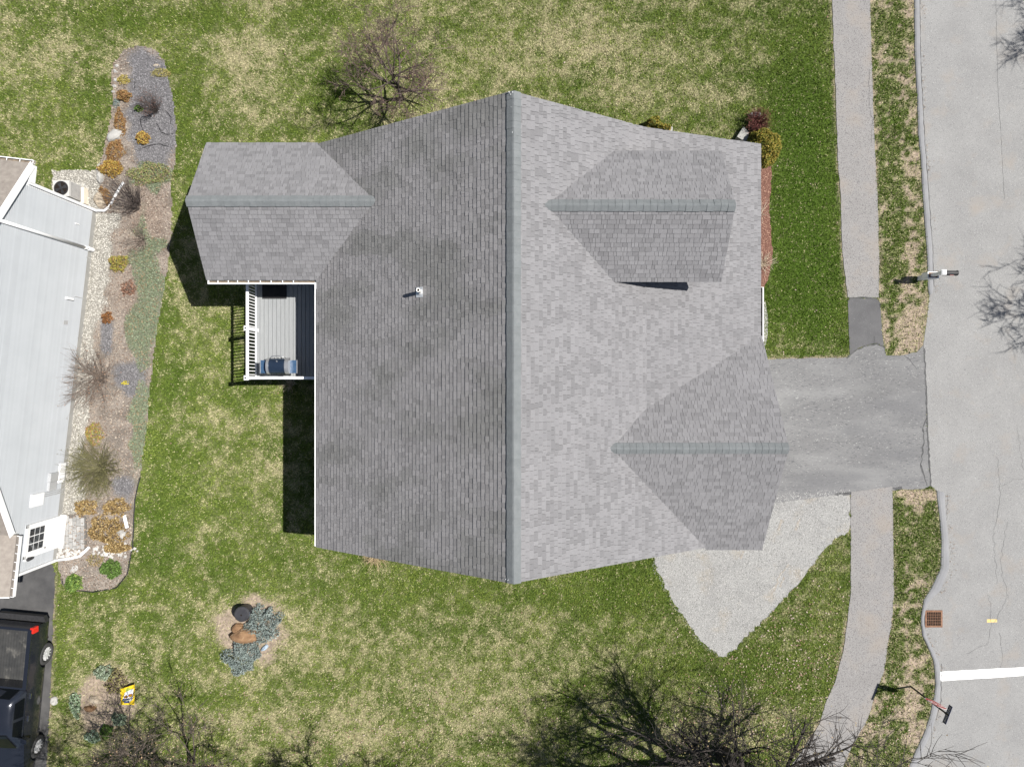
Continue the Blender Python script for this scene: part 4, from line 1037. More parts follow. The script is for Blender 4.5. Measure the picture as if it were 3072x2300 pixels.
# ================================================================== PLANTING BEDS
def patch(name, poly, z, tint, m="bed_soil", res=.06, bump=.0):
    xs_ = [p[0] for p in poly]; ys_ = [p[1] for p in poly]
    X = np.arange(min(xs_), max(xs_)+res, res); Y = np.arange(min(ys_), max(ys_)+res, res)
    A, B_ = np.meshgrid(X, Y, indexing='ij'); a, b = A.ravel(), B_.ravel(); nx, ny = A.shape
    idx = np.arange(nx*ny).reshape(nx, ny); cx, cy = A[:-1, :-1]+res/2, B_[:-1, :-1]+res/2
    ok = inside(poly, cx, cy).ravel()
    Q = np.stack([idx[:-1, :-1], idx[1:, :-1], idx[1:, 1:], idx[:-1, 1:]], -1).reshape(-1, 4)[ok]
    used = np.unique(Q); mp = np.full(nx*ny, -1); mp[used] = np.arange(len(used)); a, b = a[used], b[used]
    V = np.c_[a, b, z+bump*fbm(a, b, 2.5, 5, 3)]
    me = rawmesh(name, V, mp[Q], MATS[m]); set_attr(me, "tint", tint(a, b), 'POINT')
    o = link(name, me); o["kind"] = "structure"; return o
def pix(x, y): return np.asarray(x)/S0+1536, 1150-np.asarray(y)/S0
def bl(px, py, cx, cy, rx, ry): return np.exp(-((px-cx)/rx)**2-((py-cy)/ry)**2)
def pebble_w(px, py):
    wall = np.interp(py, [600, 640, 780, 1000, 1250, 1500, 1700], [285, 300, 268, 232, 200, 185, 172])
    return sstep(72, 48, px-wall+18*(vn(px, py, .03, 3)-.5)*2)*(py < 1540)*(py > 640) + ((py < 650) & (px < 300))*1.0
def green_w(px, py):
    n = vn(px, py, .025, 8)
    return np.clip((bl(px, py, 455, 860, 52, 170)*1.1+bl(px, py, 424, 1290, 30, 170)+bl(px, py, 455, 535, 70, 38)*.9+.55*bl(px, py, 400, 1000, 30, 60)-.75+n*.75)*3, 0, 1)
def grey_w(px, py):
    n = vn(px, py, .03, 18)
    return np.clip((bl(px, py, 462, 350, 85, 190)*1.5+bl(px, py, 395, 1130, 55, 70)*1.1+bl(px, py, 320, 1000, 26, 110)+bl(px, py, 370, 1460, 60, 50)+.5*bl(px, py, 430, 190, 50, 50)-.75+n*.5)*3, 0, 1)
def bed_tint(x, y):
    px, py = pix(x, y); n = vn(x, y, 3, 71)[:, None]
    c = np.array((.215, .185, .158))*(.7+.6*n)
    red = np.clip(bl(px, py, 450, 650, 70, 110)+.8*bl(px, py, 400, 870, 60, 80), 0, 1)[:, None]; c = c*(1-red*.5)+np.array((.235, .17, .13))*red*.5
    for wf, col in ((grey_w, (.135, .13, .135)), (green_w, (.15, .165, .11)), (pebble_w, (.27, .255, .225))):
        w_ = wf(px, py)[:, None]; c = c*(1-w_)+np.array(col)*w_
    ed = np.clip(bl(px, py, 340, 260, 26, 100)+bl(px, py, 330, 420, 22, 80), 0, 1)[:, None]*.6; c = c*(1-ed)+np.array((.27, .22, .17))*ed
    return c
patch("planting_bed", bed, .020, bed_tint, bump=.03)

# pebbles, leaf litter and low ground cover in the bed
mat("pebble", (1, 1, 1), attr='color', rough=.85)
def pebbles(name, x, y, z, size, cols, label):
    n = len(x); s = size*RNG.uniform(.5, 1.4, n); a = RNG.uniform(0, 6.28, n); ca, sa = np.cos(a), np.sin(a)
    dirs = np.array([(1, 0, 0), (0, .75, 0), (-1, 0, 0), (0, -.75, 0), (0, 0, .6), (0, 0, -.3)])
    D = np.stack([np.c_[ca*d_[0]-sa*d_[1], sa*d_[0]+ca*d_[1], np.full(n, d_[2])] for d_ in dirs], 1)*s[:, None, None]
    V = (np.c_[x, y, np.full(n, z)][:, None]+D).reshape(-1, 3)
    base = (np.arange(n)*6)[:, None, None]; Fi = np.array([(0, 1, 4), (1, 2, 4), (2, 3, 4), (3, 0, 4)])[None]+base
    me = rawmesh(name, V, Fi.reshape(-1, 3), MATS["pebble"]); set_attr(me, "tint", np.repeat(cols, 4, 0), 'FACE')
    tag(link(name, me), label, "pebbles", kind="stuff")
bx = [p[0] for p in bed]; by = [p[1] for p in bed]
x = RNG.uniform(min(bx), max(bx), 90000); y = RNG.uniform(min(by), max(by), 90000); k = inside(bed, x, y); x, y = x[k], y[k]; px, py = pix(x, y)
wp, wg, wr = pebble_w(px, py), green_w(px, py), grey_w(px, py); u = RNG.random(len(x))
k = u < np.clip(wp*.9+wr*.55, 0, 1)
c = np.where((RNG.random(k.sum()) < (wr[k]/(wr[k]+wp[k]+1e-6)))[:, None], np.array((.17, .165, .17)), np.array((.36, .345, .31)))*RNG.uniform(.45, 1.5, (k.sum(), 1))
pebbles("pebble", x[k], y[k], .06, .026, c, "small grey and white stones spread in the long planting bed")
k2 = (~k) & (u < .40) & (wg < .5); c = np.array([(.26, .20, .155), (.18, .13, .10), (.35, .30, .245), (.13, .10, .08)])[RNG.integers(0, 4, k2.sum())]
quads_scatter("leaf_litter", x[k2][::2], y[k2][::2], RNG.uniform(.06, .10, len(x[k2][::2])), .034, c[::2], "brown leaf litter lying between the shrubs of the long bed", "fallen leaves")
k3 = (wg > .3); n3 = k3.sum()
c = (np.array((.15, .18, .11))+RNG.uniform(-.03, .04, (n3, 1)))*RNG.uniform(.6, 1.3, (n3, 1)); c[RNG.random(n3) < .15] = (.24, .17, .10)
quads_scatter("ground_cover", x[k3], y[k3], RNG.uniform(.04, .11, n3), .030, c, "low grey green ground cover along the right edge of the long bed", "ground cover", up=.8)
# pebbles on the gravel parking patch
gx_ = [p[0] for p in gravel]; gy_ = [p[1] for p in gravel]
x = RNG.uniform(min(gx_), max(gx_), 26000); y = RNG.uniform(min(gy_), max(gy_), 26000); k = inside(gravel, x, y) | (inside(gravel, x*.985+.12, y*.97-.25) & (RNG.random(len(x)) < .45)) | (inside(gravel, x+.12, y+.05) & (RNG.random(len(x)) < .5)); k &= ~inside(sw_lo, x, y); x, y = x[k], y[k]
pebbles("gravel", x, y, .014, .019, np.array((.33, .325, .315))*RNG.choice((.45, .7, .9, 1.0, 1.1, 1.3), (len(x), 1)), "loose pale gravel stones on the parking patch beside the garage")

# black edging strip round the lower end of the bed
mat("black_plastic", (.015, .015, .017), (.025, .025, .027), scale=9, rough=.5)
ed = MB().path([P(a, b, .06) for a, b in wobble([(420, 1430), (404, 1500), (398, 1640), (382, 1720), (350, 1762), (280, 1775), (205, 1769), (188, 1748), (186, 1735)], 1.0, 20)], .022, 6)
tag(ed.build("edging_strip", MATS["black_plastic"], smooth=True), "black plastic edging strip round the lower end of the long bed", "edging")
ed2 = MB().path([P(a, b, .07) for a, b in [(420, 357), (423, 372), (430, 392)]], .012, 5)
ed2.path([P(a, b, .07) for a, b in [(470, 370), (484, 397), (500, 403), (520, 402)]], .012, 5); ed2.path([P(a, b, .07) for a, b in [(428, 444), (450, 436), (480, 432), (505, 440)]], .012, 5)
ed2.path([P(a, b, .07) for a, b in [(405, 240), (404, 265)]], .012, 5); ed2.path([P(a, b, .07) for a, b in [(440, 335), (455, 352)]], .016, 5); ed2.path([P(a, b, .07) for a, b in [(500, 335), (513, 352), (513, 372)]], .012, 5)
tag(ed2.build("soaker_hose", MATS["black_plastic"], smooth=True), "thin black hose pieces lying on the grey stones of the bed", "hose")

# pavers in front of the side door
mat("paver", (.27, .265, .255), (.33, .325, .315), scale=5, rough=.9, bump=.4, bscale=70, attr='tone')
pt = sheet("paver_patio", PL([(172, 1540), (262, 1548), (262, 1646), (170, 1646)]), .062, mat("joint_sand", (.09, .085, .075), (.14, .13, .12), scale=20, rough=.95), thick=.05)
yy = 1544
cols_ = [(177, 188), (189, 199), (200, 210), (211, 221), (222, 232), (233, 244), (245, 256)]
for ci, (xa, xb) in enumerate(cols_):
    yy = 1543+(ci*7) % 11
    while yy < 1640:
        L_ = random.choice((12, 16, 20, 20, 24)); y2 = min(yy+L_, 1646)
        if y2-yy > 5:
            a, b = P(xa, yy), P(xb, y2-1.2); mb = MB(); tn = random.uniform(.8, 1.15)
            mb.box(((a.x+b.x)/2, (a.y+b.y)/2, .068), (b.x-a.x, a.y-b.y, .03+random.uniform(-.004, .004)), random.uniform(-.01, .01), tn)
            mb.build("paver", MATS["paver"], pt, tone=True)
        yy = y2

# ================================================================== ROCKS
mat("rock_white", (.29, .285, .27), (.40, .39, .37), scale=5, rough=.9, bump=.6, bscale=30)
mat("rock_tan", (.30, .25, .19), (.42, .36, .28), scale=5, rough=.9, bump=.6, bscale=30)
mat("rock_brown", (.15, .085, .045), (.27, .165, .09), scale=4, rough=.9, bump=.7, bscale=18, stain=[((.42, .31, .2), 6, .6, .7, .6)])
mat("rock_blue", (.30, .38, .46), (.38, .45, .53), scale=6, rough=.85, bump=.4)
def rock(name, px, py, rx, ry, h, m, label, rot=0.0, seed=1, cat="rock", lumps=.25, group=None, flat=.0):
    rg = random.Random(seed); c = P(px, py, h*.4); rx *= S0; ry *= S0; mb = MB(); NU, NV = 14, 7; ca, sa = math.cos(rot), math.sin(rot); ph = [rg.uniform(0, 6.28) for _ in range(4)]
    rows = []
    for j in range(NV+1):
        f = j/NV*math.pi/2; r_ = []
        for i in range(NU):
            t = 2*math.pi*i/NU; k = 1+lumps*(.5*math.sin(2*t+ph[0])+.35*math.sin(3*t+ph[1])+.3*math.sin(5*t+ph[2]))*.8+rg.uniform(-.06, .06)
            xx, yy_ = rx*k*math.cos(t)*math.cos(f)**.6, ry*k*math.sin(t)*math.cos(f)**.6
            r_.append((c.x+xx*ca-yy_*sa, c.y+xx*sa+yy_*ca, -.02+h*(math.sin(f)**.8)*(1+.18*math.sin(t+ph[3])*(1-flat))))
        rows.append(r_)
    for r_ in rows: mb.v += r_
    for j in range(NV):
        for i in range(NU): a = j*NU+i; b = j*NU+(i+1) % NU; mb.f.append([a, b, b+NU, a+NU]); mb.t.append(1)
    mb.f.append([NV*NU+i for i in range(NU)]); mb.t.append(1)
    return tag(mb.build(name, MATS[m], fix=True), label, cat, group)
rock("slab_rock", 343, 405, 24, 17, .22, "rock_white", "white angular rock beside the rust coloured ground cover", rot=.5, seed=3, flat=.8)
rock("boulder", 299, 530, 10, 23, .25, "rock_white", "tall white oval stone left of the orange clump near the air conditioner", seed=4)
rock("boulder", 297, 600, 16, 23, .22, "rock_tan", "tan oval boulder beside the curved white drain pipe", seed=5)
for i, (a, b, r1, lb_) in enumerate(((345, 214, 8, "second pale edging stone from the top of the long bed"), (346, 240, 9, "largest pale edging stone at the top left of the long bed"), (343, 258, 7, "pale edging stone just below the largest one of the long bed"),
                                      (340, 276, 6, "lowest pale edging stone at the top left of the long bed"), (350, 198, 6, "topmost pale edging stone of the long bed"))):
    rock("edge_stone", a, b, r1, r1*.8, .10, "rock_white", lb_, seed=10+i, group="stones edging the top of the bed")
rock("flagstone", 470, 196, 12, 7, .07, "rock_tan", "flat tan stone at the top right of the long bed", seed=16)
rock("boulder", 362, 1602, 19, 15, .25, "rock_white", "grey white rock beside the brown leafy shrub at the bed's right edge", seed=17)
rock("flagstone", 222, 1706, 15, 12, .09, "rock_white", "flat grey stone between the drain pipe and the left green mound", rot=.7, seed=18, flat=.9)
rock("driveway_stone", 161, 2102, 12, 12, .16, "rock_white", "white stone at the lawn edge beside the parked truck", seed=19)
rock("boulder", 735, 1907, 46, 23, .45, "rock_brown", "large brown boulder between the blue green junipers", rot=-.05, seed=20, lumps=.2, flat=.5)
rock("boulder", 712, 1886, 20, 15, .28, "rock_brown", "smaller brown rock leaning on the left end of the large boulder", rot=.6, seed=26, flat=.3)
rock("boulder", 793, 1943, 12, 7, .18, "rock_blue", "pale blue stone beside the lower juniper of the island bed", rot=.6, seed=21)
rock("boulder", 283, 2100, 18, 10, .25, "rock_tan", "tan rock in the corner bed left of the yellow sign", rot=-.5, seed=22)
rock("boulder", 268, 2126, 19, 9, .2, "rock_brown", "low brown rock in front of the tan rock in the corner bed", rot=-.1, seed=23)
rock("boulder", 2008, 389, 12, 11, .3, "rock_white", "pale rock beside the small gold shrub at the roof edge", seed=24)
rock("boulder", 2265, 346, 17, 10, .3, "rock_white", "pale boulder above the dark red twiggy shrub", seed=25)
x = RNG.normal(0, 1, 150); y = RNG.normal(0, 1, 150); ca_, cb_ = P(200, 1662), P(330, 1652)
sel = RNG.random(150) < .5
pebbles("white_stone", np.where(sel, ca_.x+x*.28, cb_.x+x*.38), np.where(sel, ca_.y+y*.12, cb_.y+y*.14), .07, .075, np.array((.45, .435, .41))*RNG.uniform(.75, 1.1, (150, 1)), "white marble chips round the drain pipe at the bed's lower end")
wb_ = MB(); wb_.hex8([P(a, b, z) for z in (.10, .16) for a, b in ((368, 1548), (377, 1543), (386, 1582), (376, 1584))]); tag(wb_.build("splash_block", MATS["white_trim"], fix=True), "white rectangular splash block lying on the brown leafy shrub", "splash block")
# pale concrete bulkhead wedge at the front corner of the house
cw = MB(); wpts = [P(2204, 418), P(2224, 388), P(2238, 404), P(2240, 440)]
cw.hex8([V3(p.x, p.y, z) for z in (-.02, .30) for p in wpts]); tag(cw.build("concrete_block", MATS["concrete"], fix=True), "pale concrete wedge at the front corner of the house", "concrete block")

# ================================================================== PLANTS
mat("leaf", (1, 1, 1), attr='color', rough=.65, spec=.2)
mat("twig", (.15, .115, .095), (.22, .18, .15), scale=15, rough=.9)
mat("twig_olive", (.10, .10, .045), (.17, .155, .08), scale=15, rough=.9)
mat("twig_red", (.12, .045, .04), (.19, .085, .07), scale=15, rough=.9)
mat("twig_dark", (.05, .04, .037), (.095, .077, .07), scale=15, rough=.9)
mat("twig_mauve", (.085, .058, .052), (.15, .11, .10), scale=15, rough=.9)
mat("twig_pale", (.45, .38, .28), (.55, .48, .37), scale=15, rough=.9)
mat("straw_stem", (.36, .27, .16), (.48, .38, .24), scale=15, rough=.9)
def leaves(pts, size, cols, up=.7):
    """quad leaf per point"""
    n = len(pts); a = RNG.normal(0, 1, (n, 3)); a[:, 2] *= up; a /= np.linalg.norm(a, axis=1)[:, None]
    b = np.cross(a, RNG.normal(0, 1, (n, 3))); b /= np.linalg.norm(b, axis=1)[:, None]; s = (size*RNG.uniform(.6, 1.3, n))[:, None]
    V = np.stack([pts-a*s, pts-b*s*.5, pts+a*s, pts+b*s*.5], 1).reshape(-1, 3)
    return V, np.arange(4*n).reshape(-1, 4)
def leafmesh(name, pts, size, cols, parent, up=.7):
    V, Q = leaves(pts, size, cols, up); me = rawmesh(name, V, Q, MATS["leaf"]); set_attr(me, "tint", cols, 'FACE'); o = link(name, me, parent); o["kind"] = "stuff"; return o
def mound(name, px, py, rx, ry, h, n, size, palette, label, cat="shrub", rot=0.0, lump=.35, stem="twig", group=None, zb=0.0, fill=.45, up=.7):
    n = int(n*1.5)
    c = P(px, py, 0); rx *= S0; ry *= S0
    t = thing(name, (c.x, c.y, 0), label, cat, group)
    u = RNG.normal(0, 1, (n, 3)); u /= np.linalg.norm(u, axis=1)[:, None]; u[:, 2] = np.abs(u[:, 2])
    r_ = RNG.random(n)**(1/3)*(1-fill)+fill; s1, s2 = RNG.uniform(0, 99, 2)
    r_ *= 1+lump*(vn(u[:, 0]*2.2+s1, u[:, 1]*2.2+u[:, 2]+s2, 1.2, 5)-.5)*2
    p = u*r_[:, None]*np.array((rx, ry, h)); ca, sa = math.cos(rot), math.sin(rot)
    p = np.c_[c.x+p[:, 0]*ca-p[:, 1]*sa, c.y+p[:, 0]*sa+p[:, 1]*ca, zb+.04+p[:, 2]]
    pal = np.array(palette); cols = pal[RNG.integers(0, len(pal), n)]*RNG.uniform(.7, 1.25, (n, 1))
    leafmesh("foliage", p, size, cols, t, up)
    sm = MB()
    for k in range(9):
        a_ = random.uniform(0, 6.28); sm.tube((c.x, c.y, -.02), (c.x+rx*.6*math.cos(a_), c.y+ry*.6*math.sin(a_), zb+h*.7), .012, .006, 4, caps=False)
    sm.build("stem", MATS[stem], t)
    return t
def twigs(name, px, py, r, h, n, m, label, cat="shrub", th=.008, sub=3, bias=(0, 0), budcol=None, nb=0, group=None, droop=.0):
    c = P(px, py, 0); R = r*S0; t = thing(name, (c.x, c.y, 0), label, cat, group); mb = MB(); tips = []
    for k in range(n):
        a_ = random.uniform(0, 6.28); q = random.uniform(.25, 1)**.7; e = c+V3((math.cos(a_)+bias[0])*R*q, (math.sin(a_)+bias[1])*R*q, h*(1.1-.45*q)*random.uniform(.75, 1.1))
        s0_ = c+V3(random.uniform(-.16, .16)*R, random.uniform(-.16, .16)*R, -.02); mid = s0_.lerp(e, .5)+V3(random.uniform(-.14, .14)*R, random.uniform(-.14, .14)*R, h*.12+droop)
        mb.path([s0_, mid, e], [th, th*.75, th*.3], 3); tips.append(e)
        for j in range(sub):
            f = random.uniform(.35, .95); b_ = (s0_.lerp(mid, f*2) if f < .5 else mid.lerp(e, f*2-1)); d_ = (e-s0_).normalized()+V3(random.uniform(-.7, .7), random.uniform(-.7, .7), random.uniform(-.1, .6))
            q2 = b_+d_*R*random.uniform(.12, .42); mb.tube(b_, q2, th*.5, th*.2, 3, caps=False); tips.append(q2)
    mb.build("branches", MATS[m], t)
    if budcol is not None and nb:
        tp = np.array([tuple(random.choice(tips)+V3(random.gauss(0, .05), random.gauss(0, .05), random.gauss(0, .05))) for _ in range(nb)])
        pal = np.array(budcol); leafmesh("buds", tp, .022, pal[RNG.integers(0, len(pal), nb)]*RNG.uniform(.7, 1.2, (nb, 1)), t)
    return t
RUST = [(.23, .12, .05), (.28, .16, .065), (.19, .095, .04), (.31, .22, .09)]
GOLD = [(.30, .17, .045), (.36, .25, .05), (.24, .12, .04), (.40, .30, .08)]
GRN = [(.085, .15, .03), (.12, .19, .05), (.06, .11, .02)]
BLUE = [(.165, .205, .19), (.21, .25, .235), (.12, .15, .135), (.25, .285, .27)]
BRN = [(.22, .15, .06), (.30, .21, .09), (.15, .09, .035), (.36, .27, .13)]
mound("perennial_clump", 378, 291, 20, 19, .30, 700, .030, RUST, "rust orange clump at the upper left of the grey stones", "plant", stem="straw_stem")
mound("perennial_clump", 432, 416, 22, 20, .30, 700, .030, GOLD, "gold orange clump standing alone on the grey stones", "plant", stem="straw_stem")
mound("perennial_clump", 338, 507, 33, 26, .35, 1300, .032, GOLD, "wide yellow orange clump above the white oval stone", "plant", stem="straw_stem")
mound("rust_ground_cover", 362, 372, 20, 42, .12, 1000, .028, RUST, "narrow rust coloured ground cover left of the grey stones", "ground cover", stem="straw_stem")
mound("rust_ground_cover", 346, 450, 30, 40, .14, 1300, .028, RUST, "wide rust coloured ground cover below the white angular rock", "ground cover", rot=-.4, stem="straw_stem")
mound("rust_ground_cover", 322, 590, 15, 36, .12, 600, .028, RUST, "thin rust coloured ground cover beside the tan oval boulder", "ground cover", rot=.5, stem="straw_stem")
mound("sedum_patch", 372, 243, 22, 13, .10, 400, .026, [(.30, .24, .06), (.36, .30, .10)], "mustard coloured low patch at the top left of the bed", "ground cover")
mound("sedum_patch", 488, 222, 32, 13, .10, 500, .026, [(.24, .22, .08), (.34, .29, .11)], "olive coloured low patch at the top right of the bed", "ground cover")
mound("sedum_patch", 352, 308, 10, 14, .10, 250, .026, BLUE, "small grey green rosette beside the upper rust orange clump", "plant")
mound("green_plant", 420, 328, 11, 9, .25, 160, .040, GRN, "small bright green plant beside the dark twiggy shrub", "plant")
twigs("twiggy_shrub", 470, 335, 42, .8, 70, "twig_dark", "dark leafless shrub on the grey stones", th=.007, sub=5, bias=(-.15, .35), budcol=[(.16, .09, .07), (.11, .07, .06)], nb=500)
mound("light_green_cover", 455, 525, 68, 36, .22, 1700, .030, [(.20, .23, .08), (.26, .25, .11), (.17, .21, .07), (.28, .20, .12)], "light green airy cover between grey stones and brown leaves", "ground cover", fill=.4)
twigs("twiggy_shrub", 415, 618, 72, 1.0, 70, "twig_dark", "dark leafless shrub reaching over the curved white drain pipe", th=.010, sub=5, bias=(-.55, .35))
twigs("twiggy_shrub", 432, 722, 50, .7, 36, "twig", "small leafless shrub on pinkish brown leaves below the first", th=.009, sub=4, bias=(-.3, .0))
mound("yellow_green_mound", 363, 790, 26, 24, .32, 900, .030, [(.22, .21, .04), (.28, .27, .06), (.30, .19, .07)], "yellow green mound beside the white pebbles", "shrub")
mound("grass_clump", 327, 953, 17, 17, .25, 450, .034, [(.20, .09, .035), (.27, .13, .05), (.13, .06, .025)], "rust brown tuft between white pebbles and grey soil", "plant")
mound("leafy_patch", 388, 865, 26, 22, .12, 350, .036, [(.17, .09, .06), (.28, .16, .11), (.11, .06, .04)], "dark brown leafy patch amid the grey green ground cover", "plant")
twigs("twiggy_shrub", 300, 1130, 100, 1.1, 110, "twig", "large grey brown leafless shrub in front of the grey wall", th=.008, sub=5, bias=(-.12, .05), budcol=[(.3, .2, .13), (.22, .15, .11), (.42, .22, .12)], nb=500)
mound("yellow_flowers", 380, 1148, 12, 7, .2, 50, .03, [(.6, .5, .05), (.5, .42, .04)], "few yellow flowers right of the large leafless shrub", "flowers")
mound("yellow_green_tuft", 290, 1300, 26, 36, .4, 700, .034, [(.24, .19, .04), (.20, .22, .04), (.30, .16, .08)], "rusty yellow green tuft above the olive broom shrub", "plant", fill=.5)
twigs("broom_shrub", 308, 1402, 88, .9, 190, "twig_olive", "dense olive green broom shrub beside the pebble strip", th=.009, sub=6, bias=(-.05, .05), budcol=[(.15, .15, .05), (.2, .18, .07)], nb=1200)
for i, (a, b, rx_, ry_, lb) in enumerate(((330, 1590, 58, 42, "large brown leafy shrub beside the paver patio"), (355, 1520, 42, 26, "upper right brown leafy shrub above the large one"), (262, 1520, 34, 24, "brown leafy shrub at the upper corner of the paver patio"), (355, 1640, 40, 14, "low brown leafy shrub beside the white marble chips"))):
    mound("brown_leafy_shrub", a, b, rx_, ry_, .45 if i == 0 else .3, 1500 if i == 0 else 700, .042, BRN, lb, "shrub", fill=.5)
mound("green_mound", 225, 1744, 28, 27, .38, 1100, .040, GRN+[(.2, .28, .06)], "bright green mound at the lower left end of the bed", "shrub")
mound("green_mound", 342, 1704, 29, 29, .36, 1100, .040, GRN, "deep green mound at the lower right end of the bed", "shrub")
mound("sedum_patch", 290, 1680, 26, 18, .1, 300, .03, [(.28, .2, .11), (.2, .19, .07)], "dry brownish green patch between the two green mounds", "ground cover")
# island bed
mound("juniper", 793, 1868, 42, 50, .45, 3000, .034, BLUE, "blue green juniper at the upper right of the large boulder", "shrub", rot=-.5, lump=.55, fill=.55)
mound("juniper", 735, 1962, 48, 42, .40, 3000, .034, BLUE, "blue green juniper below the large boulder", "shrub", rot=.5, lump=.55, fill=.55)
# corner bed
mound("lavender_plant", 318, 2014, 28, 22, .3, 500, .042, [(.20, .25, .17), (.27, .32, .24), (.13, .17, .10)], "pale sage green plant at the top of the corner bed", "plant", fill=.5)
mound("dark_leafy_plant", 352, 2040, 30, 32, .35, 700, .040, [(.17, .16, .06), (.10, .07, .06), (.22, .2, .08)], "dark olive leafy plant beside the yellow sign", "plant", fill=.5)
mound("lavender_plant", 232, 2112, 15, 38, .3, 450, .045, [(.20, .27, .17), (.13, .19, .10), (.27, .33, .24)], "pale sage green plant at the left of the corner bed", "plant", fill=.5)
mound("lavender_plant", 363, 2152, 24, 17, .25, 350, .042, [(.20, .25, .18), (.12, .16, .10)], "pale sage green plant below the yellow sign", "plant", fill=.5)
mound("lavender_plant", 284, 2206, 22, 18, .25, 350, .042, [(.20, .26, .2), (.12, .17, .10)], "pale sage green plant at the bottom of the corner bed", "plant", fill=.5)
mound("green_mound", 327, 2187, 18, 18, .4, 600, .032, [(.06, .11, .02), (.09, .15, .03)], "dark green ball shrub at the bottom of the corner bed", "shrub")
# by the house
YEW = [(.15, .15, .022), (.21, .18, .03), (.09, .11, .018), (.26, .19, .04)]
mound("yew_shrub", 2278, 452, 58, 58, 1.15, 6500, .042, YEW, "large rounded gold green shrub at the front corner of the house", "shrub", lump=.15, fill=.6)
mound("yew_shrub", 1962, 398, 40, 28, .9, 2200, .042, YEW, "small gold green shrub half hidden by the roof's upper edge", "shrub", fill=.7)
twigs("red_twig_shrub", 2262, 378, 40, .8, 240, "twig_red", "dark red twiggy shrub behind the large gold shrub", th=.007, sub=5, bias=(0, .1), budcol=[(.2, .07, .06), (.14, .05, .045)], nb=700)
twigs("pale_stalks", 2286, 795, 40, .5, 30, "twig_pale", "pale dry stalks spreading from the red mulch bed", "plant", th=.011, sub=1)
twigs("pale_stalks", 2284, 640, 42, .4, 8, "twig_pale", "few thin dry stalks in the middle of the red mulch", "plant", th=.008, sub=1)
twigs("dry_grass", 1132, 1655, 48, .4, 110, "straw_stem", "tuft of dry straw coloured grass under the lower eave", "plant", th=.010, sub=2, bias=(0, -.1))
twigs("dry_grass", 872, 1152, 26, .3, 60, "twig_pale", "dry pale stalks under the front edge of the deck", "plant", th=.008, sub=2)
sheet("concrete_strip", PL([(2275, 905), (2296, 905), (2304, 960), (2302, 1010), (2296, 1035), (2275, 1035)]), .014, MATS["concrete"])

# ================================================================== TREES
mat("bark", (.026, .022, .020), (.060, .052, .047), scale=12, rough=.95, bump=.5, bscale=40)
mat("bark_mid", (.065, .052, .043), (.12, .098, .082), scale=12, rough=.95)
mat("bark_grey", (.17, .155, .14), (.26, .24, .22), scale=12, rough=.95, bump=.5, bscale=40)
def tree(name, base, h, r, label, seed, m="bark", bud=None, nb=0, limbs=9, split=.22, dens=4, depth=3, tr=.12, bs=.03, flat=1.0, twm=None, tw=.0065):
    rg = random.Random(seed); c = Vector(base); t = thing(name, tuple(c), label, "tree"); tk_, cr_ = MB(), MB(); tips = []
    def rv(k): return V3(rg.uniform(-k, k), rg.uniform(-k, k), rg.uniform(-k, k))
    def grow(p, d, L, rad, lev):
        pts = [p]; rr = [rad]; n = 4 if lev < 2 else 3
        for i in range(n):
            d = (d+rv(.22)+V3(0, 0, .06*(1 if lev < 2 else -.2))).normalized(); pts.append(pts[-1]+d*(L/n)); rr.append(rad*(1-.62*(i+1)/n))
        (tk_ if lev == 0 else cr_).path(pts, rr, 6 if lev == 0 else (4 if lev == 1 else 3))
        if lev >= depth: tips.extend(pts[1:]); return
        for k in range(dens+(1 if lev == depth-1 else 0)):
            f = rg.uniform(.28, 1.0); i = min(n-1, int(f*n)); q = pts[i].lerp(pts[i+1], f*n-i); dd = (pts[i+1]-pts[i]).normalized()
            sd = dd.cross(rv(1)).normalized(); nd = (dd*rg.uniform(.55, 1.0)+sd*rg.uniform(.5, .95)+V3(0, 0, .12)).normalized()
            grow(q, nd, L*rg.uniform(.42, .66), max(rad*(1-.55*f)*.58, tw), lev+1)
    tp = [c+V3(0, 0, -.1)]; rr = [tr*1.25]; n = 6
    for i in range(n):
        tp.append(c+V3(rg.uniform(-.05, .05)*h*.3, rg.uniform(-.05, .05)*h*.3, h*.78*(i+1)/n)); rr.append(tr*(1-.75*(i+1)/n))
    tk_.path(tp, rr, 8)
    for k in range(limbs):
        f = split+(.95-split)*(k+.5)/limbs; zz = h*.78*f; i = min(n-1, int(f*n)); q = tp[i].lerp(tp[i+1], f*n-i)
        a_ = k*2.4+rg.uniform(-.4, .4); el = .25+.8*f*f*flat+rg.uniform(-.1, .15)
        L = min(r*(1.05-.40*f)/max(.45, math.cos(el))*.88, r*1.15)
        grow(q, V3(math.cos(a_)*math.cos(el), math.sin(a_)*math.cos(el), math.sin(el)), L, tr*(1-.6*f)*.68, 0)
    tk_.build("trunk", MATS[m], t, smooth=True); cr_.build("crown", MATS[twm or m], t)
    if bud:
        idx = [rg.randrange(len(tips)) for _ in range(nb)]; p = np.array([tuple(tips[i]) for i in idx])+RNG.normal(0, .05, (nb, 3)); pal = np.array(bud)
        leafmesh("buds", p, bs, pal[RNG.integers(0, len(pal), nb)]*RNG.uniform(.7, 1.25, (nb, 1)), t)
    return t
tree("crabapple_tree", P(1205, 298), 3.5, 2.0, "leafless reddish budded tree on the lawn above the back slope of the roof", 5, "bark_mid", [(.17, .085, .075), (.13, .07, .06), (.22, .14, .11)], 3000, limbs=13, dens=5, tr=.09, bs=.020, tw=.007, twm="twig_mauve")
tree("maple_tree", P(2170, 2262), 7.8, 4.3, "large leafless tree at the lower edge whose branches cross the curved sidewalk", 12, "bark", [(.33, .27, .12), (.28, .2, .12)], 3000, limbs=15, dens=7, tr=.30, bs=.030, split=.14, tw=.011)
